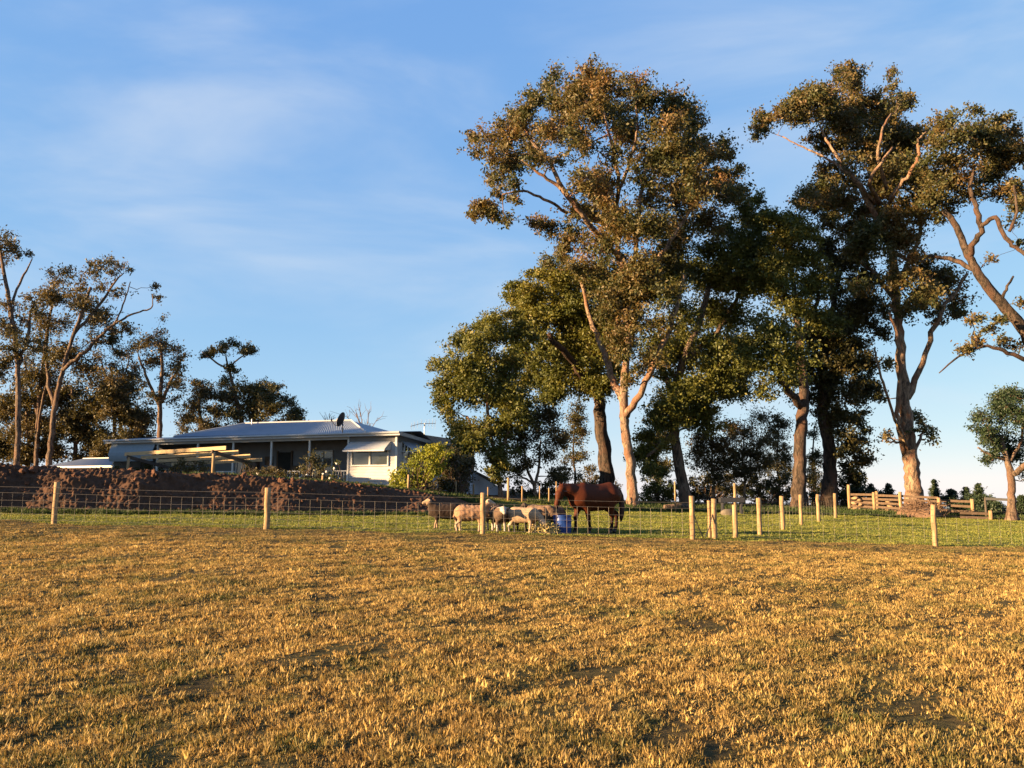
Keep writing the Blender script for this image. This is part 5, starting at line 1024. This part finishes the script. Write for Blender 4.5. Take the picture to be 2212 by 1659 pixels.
def animal(name, label, cat, prims, tags, mat, loc, head, h, k, disp=None, scale=1.0, group=None):
    V, F, T = sdf_mesh(prims, h, k, disp); t = smooth_attr(V, F, np.array([tags.get(int(x), 0.0) for x in T]), 3)
    root = thing(name, (loc[0], loc[1], g1(*loc)), label, cat, group)
    me = mesh_from('body', rotz(V * scale, head), F, [mat], True); a = me.attributes.new('coat', 'FLOAT', 'POINT'); a.data.foreach_set('value', t.astype(np.float32)); obj('body', me, root)
    def place(v): return rotz(np.atleast_2d(np.asarray(v, float)) * scale, head)
    def part(nm, V_, F_, m, sm__=True): return obj(nm, mesh_from(nm, place(V_), F_, [m], sm__), root)
    return root, part
M['horse'] = coat_mat('horse_coat', (0.056, 0.0145, 0.0055), (0.012, 0.005, 0.004), 0.6, 0.08, 14, 0.2, 0.1)
M['mane'] = simple('horse_mane', (0.03, 0.011, 0.006), 0.7, 0.4, 12, (1, 1, 0.3), 0.4)
M['hoof'] = simple('hoof', (0.035, 0.028, 0.024), 0.6, 0.2); M['eye'] = simple('eye', (0.01, 0.008, 0.007), 0.15, 0.1, 5, None, 0, 0, 0.6)
def horse():
    p = [((.42, 0, 1.14), (-.5, 0, 1.16), .36, .355, 0, .12), ((.2, 0, 1.05), (-.2, 0, 1.06), .345, .34, 0, .12), ((.62, 0, 1.06), (.45, 0, 1.16), .27, .32, 0, .12), ((.38, 0, 1.50), (.05, 0, 1.42), .12, .13, 0, .16), ((-.2, 0, 1.36), (-.62, 0, 1.44), .17, .19, 0, .14),
         ((-.66, 0, 1.24), (-.74, 0, 1.2), .32, .30, 0, .12), ((.58, 0, 1.24), (.92, 0, 1.35), .25, .18, 0, .14), ((.88, 0, 1.35), (1.2, 0, 1.42), .18, .125, 0, .1), ((.5, 0, 1.44), (1.1, 0, 1.49), .09, .07, 0, .12),
         ((1.2, 0, 1.43), (1.29, 0, 1.26), .105, .115, 0, .06), ((1.29, 0, 1.26), (1.38, 0, .95), .105, .068, 0, .06), ((1.36, 0, 1.0), (1.40, 0, .84), .068, .06, 1, .05), ((1.22, 0, 1.26), (1.26, 0, 1.18), .115, .1, 0, .06)]
    for s in (-1, 1):
        p += [((1.19, .06 * s, 1.51), (1.21, .085 * s, 1.63), .033, .010, 0, .02), ((-.62, .15 * s, 1.18), (-.5, .17 * s, .92), .25, .165, 0, .1)]
    for s, dx, dz in ((1, -.16, 0), (-1, .12, 0)):        # front legs
        p += [((.52, .16 * s, 1.08), (.44 + dx * .3, .17 * s, .86), .17, .115, 0, .08), ((.44 + dx * .3, .17 * s, .86), (.46 + dx, .16 * s, .52), .105, .068, 0, .05), ((.465 + dx, .16 * s, .54), (.465 + dx, .16 * s, .48), .07, .066, 1, .03),
              ((.46 + dx, .16 * s, .5), (.44 + dx * 1.2, .16 * s, .19), .055, .044, 1, .03), ((.44 + dx * 1.2, .16 * s, .19), (.48 + dx * 1.2, .16 * s, .09), .052, .052, 1, .03)]
    for s, dx in ((1, .16), (-1, -.24)):
        p += [((-.5, .17 * s, .92), (-.74 + dx, .16 * s, .60), .16, .085, 0, .07), ((-.75 + dx, .16 * s, .61), (-.77 + dx, .16 * s, .56), .082, .075, 1, .03), ((-.77 + dx, .16 * s, .57), (-.74 + dx, .16 * s, .2), .062, .05, 1, .03), ((-.74 + dx, .16 * s, .2), (-.69 + dx, .16 * s, .09), .056, .056, 1, .03)]
    loc = (P(1283, 1155, 26.6)[0], 26.6)
    root, part = animal('horse', 'chestnut-brown horse standing with lowered head behind the wire fence', 'horse', p, {0: 0.0, 1: 0.85}, M['horse'], loc, math.radians(180 + 28), 0.026, .06, None, 1.03)
    for s, dx in ((1, -.192), (-1, .144)): part('hoof', *tube(np.array(((.475 + dx, .16 * s, .10), (.49 + dx, .16 * s, .05), (.50 + dx, .16 * s, -.005))), (.052, .062, .07), 10), M['hoof'])
    for s, dx in ((1, .16), (-1, -.24)): part('hoof', *tube(np.array(((-.68 + dx, .16 * s, .10), (-.665 + dx, .16 * s, .05), (-.655 + dx, .16 * s, -.005))), (.056, .064, .07), 10), M['hoof'])
    V, F = tube(np.array(((-.95, 0, 1.38), (-1.03, 0, 1.36), (-1.08, .01, 1.2), (-1.09, .02, .95), (-1.08, .02, .7), (-1.06, .02, .5), (-1.05, .02, .36))), (.05, .055, .075, .09, .09, .07, .02), 10, True, .1); part('tail', V, F, M['mane'])
    V = []; F = []; n = 14
    for i in range(n):
        t = i / (n - 1); x = .5 + .72 * t; z = 1.545 + .0 * t; l = .17 + .05 * math.sin(t * 9)
        V += [(x, -.02, z - .02), (x, .02, z + .045), (x + .01, .09 + .02 * math.sin(i * 2.1), z - l * .45), (x + .015, .15 + .02 * math.sin(i * 1.3), z - l)]
    for i in range(n - 1):
        for j in range(3): F.append([i * 4 + j, i * 4 + j + 1, i * 4 + j + 5, i * 4 + j + 4])
    part('mane', np.array(V), F, M['mane']); V, F = tube(np.array(((1.2, 0, 1.54), (1.28, .005, 1.47), (1.33, .01, 1.36), (1.35, .01, 1.3))), (.03, .05, .035, .008), 8); part('forelock', V, F, M['mane'])
    for s in (-1, 1): V, F = blob(3, .024, .02); part('eye', V + (1.30, .098 * s, 1.31), F, M['eye'])
horse()
def wool(amp, f):
    def d(G, T):
        s = rough3(G[..., 0], G[..., 1], G[..., 2], f, 5) * amp; return np.where((T == 0), s, 0)
    return d
def sheep(label, u, y, heading, mat, pose='up', scale=1.0, fleece=.006, face_m=None):
    p = [((.26, 0, .60), (-.30, 0, .61), .215, .235, 0, .08), ((.1, 0, .56), (-.25, 0, .56), .22, .235, 0, .08), ((.38, 0, .58), (.3, 0, .62), .16, .2, 0, .08)]
    if pose == 'up': nk, hd, mz = (.50, 0, .84), (.55, 0, .93), (.72, 0, .87)
    elif pose == 'level': nk, hd, mz = (.56, 0, .70), (.64, 0, .76), (.80, 0, .64)
    elif pose == 'down': nk, hd, mz = (.58, 0, .48), (.64, 0, .36), (.72, 0, .20)
    else: nk, hd, mz = (.54, 0, .72), (.62, 0, .78), (.70, 0, .60)
    p += [((.34, 0, .64), nk, .16, .105, 0, .08), (nk, hd, .1, .085, 2, .05), (hd, mz, .085, .05, 2, .04)]
    hd_, mz_ = np.array(hd), np.array(mz); ax = (mz_ - hd_) / np.linalg.norm(mz_ - hd_)
    for s in (-1, 1):
        e0 = hd_ - ax * .03 + (0, .07 * s, .03); p += [(tuple(e0), tuple(e0 + (-.02, .11 * s, -.01)), .026, .012, 2, .02)]
        p += [((.26, .11 * s, .5), (.27, .115 * s, .30), .09, .048, 0, .05), ((.27, .115 * s, .32), (.285 + .04 * s, .115 * s, .16), .042, .032, 1, .03), ((.285 + .04 * s, .115 * s, .16), (.285 + .05 * s, .115 * s, .03), .031, .035, 1, .02)]
        p += [((-.34, .11 * s, .54), (-.36, .12 * s, .34), .125, .06, 0, .05), ((-.36, .12 * s, .36), (-.43 + .05 * s, .12 * s, .24), .055, .036, 1, .03), ((-.43 + .05 * s, .12 * s, .25), (-.40 + .05 * s, .12 * s, .03), .034, .036, 1, .02)]
    p += [((-.5, 0, .66), (-.56, 0, .46), .04, .03, 0, .03)]
    loc = (P(u, 1150, y)[0], y)
    root, part = animal('sheep', label, 'sheep', p, {0: 0.0, 1: 1.0, 2: 1.0}, mat, loc, math.radians(heading), .021, .05, wool(fleece, 38), scale, 'sheep at the hay')
    for s in (-1, 1):
        V, F = blob(3, .013, .02); part('eye', V + hd_ + ax * .05 + (0, .068 * s, .012), F, M['eye'])
        for q in ((.285 + .05 * s, .115 * s), (-.40 + .05 * s, .12 * s)): part('hoof', *tube(np.array(((q[0], q[1], .05), (q[0] + .012, q[1], -.004))), (.034, .038), 8), M['hoof'])
    return root
M['fleece_tan'] = coat_mat('fleece_tan', (0.25, 0.145, 0.085), (0.34, 0.25, 0.17), 0.95, 0.6, 30)
M['fleece_cream'] = coat_mat('fleece_cream', (0.30, 0.205, 0.13), (0.38, 0.30, 0.22), 0.95, 0.5, 26)
M['fleece_dark'] = coat_mat('fleece_dark', (0.03, 0.02, 0.015), (0.05, 0.035, 0.026), 0.95, 0.6, 30)
M['fleece_mixed'] = coat_mat('fleece_mixed', (0.09, 0.058, 0.04), (0.40, 0.35, 0.29), 0.95, 0.6, 26)
M['fleece_patch'] = coat_mat('fleece_patch', (0.13, 0.082, 0.052), (0.045, 0.03, 0.024), 0.95, 0.6, 14, 0.5)
M['fleece_brown'] = coat_mat('fleece_brown', (0.028, 0.017, 0.012), (0.28, 0.19, 0.12), 0.95, 0.6, 24)
sheep('dark brown sheep with pale front legs, leftmost by the fence', 960, 26.6, 190, M['fleece_brown'], 'up', .98)
sheep('fleecy tan sheep facing right, its head behind the fence post', 1018, 26.0, 3, M['fleece_tan'], 'up', 1.02, .008)
sheep('dark sheep with a white face showing just right of the fence post', 1066, 27.3, 250, M['fleece_mixed'], 'level', .98)
sheep('pale sheep with white face turned towards the camera', 1078, 26.2, 283, M['fleece_mixed'], 'level', 1.0)
sheep('black sheep standing behind the two pale ones', 1102, 27.0, 20, M['fleece_dark'], 'up', .92)
sheep('shorn cream sheep bending its head to the hay', 1131, 25.9, 340, M['fleece_cream'], 'down', 1.0, .003)
sheep('patchy brown sheep feeding at the back of the hay', 1168, 27.0, 330, M['fleece_patch'], 'down', 1.06)
sheep('dark-faced sheep feeding beside the blue tub', 1190, 26.9, 205, M['fleece_patch'], 'down', 1.0)
# hay, blue tub
hp = P(1176, 1156, 25.75); hz = g1(hp[0], 25.75); hay = thing('hay_pile', (hp[0], 25.75, hz), 'loose pile of golden hay in front of the feeding sheep', 'hay')
V, F = blob(36, 1.0, .18); MB().add(V * (.40, .28, .24) + (hp[0], 25.75, hz + .05), F).build('heap', simple('hay_core', (0.24, 0.19, 0.08), .9, .4, 18), hay)
hb_ = MB(); rr_ = np.random.default_rng(5)
for i in range(620):
    a = rr_.uniform(0, 6.28); e = rr_.uniform(.05, 1.4); d0 = np.array((math.cos(a) * math.cos(e) * .43, math.sin(a) * math.cos(e) * .3, math.sin(e) * .27)); c = np.array((hp[0], 25.75, hz + .05)) + d0 * rr_.uniform(.8, 1.15); q = rr_.normal(size=3) * (.07, .07, .05); w_ = np.cross(q, rr_.normal(size=3)); w_ /= np.linalg.norm(w_) + 1e-9; w_ *= .008
    hb_.add(np.array((c - q - w_, c - q + w_, c + q + w_, c + q - w_)), [[0, 1, 2, 3]])
hb_.build('straw', simple('hay_straw', (0.38, 0.30, 0.12), .8, .35, 22), hay)
tp = P(1215, 1155, 26.0); tz = g1(tp[0], 26.0); tub = thing('blue_tub', (tp[0], 26.0, tz), 'blue plastic half-drum tub between the hay and the horse', 'tub')
zz = [0, .02, .2, .22, .24, .4, .42, .44, .56, .58, .58, .5, .06]; rr2 = [.27, .285, .29, .30, .29, .29, .30, .29, .285, .295, .27, .265, .25]
V, F = tube(np.stack([np.full(13, tp[0]), np.full(13, 26.0), tz + np.array(zz)], 1) + np.arange(13)[:, None] * 1e-5, rr2, 24, True)
ang = np.linspace(0, 6.28319, 24, endpoint=False); V = np.concatenate([np.stack([tp[0] + np.cos(ang) * r_, 26.0 + np.sin(ang) * r_, np.full(24, tz + z_)], 1) for z_, r_ in zip(zz, rr2)]); MB().add(V, F).build('drum', M['blue'], tub, True)
V = np.concatenate([np.stack([tp[0] + np.cos(ang) * r_, 26.0 + np.sin(ang) * r_, np.full(24, tz + z_)], 1) for z_, r_ in ((.555, .30), (.555, .31), (.585, .31), (.585, .30))])
F = [[i * 24 + j, i * 24 + (j + 1) % 24, ((i + 1) % 4) * 24 + (j + 1) % 24, ((i + 1) % 4) * 24 + j] for i in range(4) for j in range(24)]; MB().add(V, F).build('rim', M['blue'], tub)
# ------------------------------------------------------------------ trees standing left of the picture, whose long shadows cross the bank and the house
SH = []
for (a_, dd, hh, lab) in ((20.5, 30, 11, 'gum tree out to the left in line with the far end of the house'), (16, 36, 12, 'gum tree out to the left in line with the verandah blind'), (12, 42, 12.5, 'gum tree out to the left in line with the verandah window'), (8.0, 56, 14, 'farthest gum tree out to the left in line with the verandah door'), (4.6, 52, 16.5, 'high-crowned gum out to the left in line with the verandah rail')):
    q_ = H(a_, 0, 0); SH.append((q_[0] + math.sin(SUN_AZ) * dd, q_[1] + math.cos(SUN_AZ) * dd, hh, lab))
for i, (x, y, hh, lab) in enumerate(SH):
    r = np.random.default_rng(900 + i); gz = g1(x, y); root = thing('gum_tree', (x, y, gz), lab, 'tree', 'gum trees left of the picture'); off = OFF[root.name]
    top = np.array((x + r.normal() * .5, y + r.normal() * .5, gz + hh * .75)); c = catmull([(x, y, gz - .2), (x + .2, y, gz + hh * .35), top], 6); mb = MB().tube(c, np.linspace(.26, .07, len(c)), 9)
    W = []
    for k in range(26):
        d0 = unit(1, r)[0] * r.uniform(.5, 1) ; W.append((x + d0[0] * hh * (.27 if hh < 15 else .17), y + d0[1] * hh * (.27 if hh < 15 else .17), gz + (hh * .62 + d0[2] * hh * .36 if hh < 15 else hh * .80 + d0[2] * hh * .15), r.uniform(.7, 1.25) * (1 if hh < 15 else .8)))
        q = np.array(W[-1][:3]); a = c[min(len(c) - 1, int(len(c) * r.uniform(.5, 1)))]; mb.tube(catmull([a, (a + q) / 2 + r.normal(size=3) * .3, q], 3), np.linspace(.07, .015, 7), 5)
    V, F, t, tw = foliage(W, r, 7, 11, .42); mb.build('trunk', M['bark_mid'], root, True); leaf_object('crown', V, F, t, M['leaf_gum'], root, off)
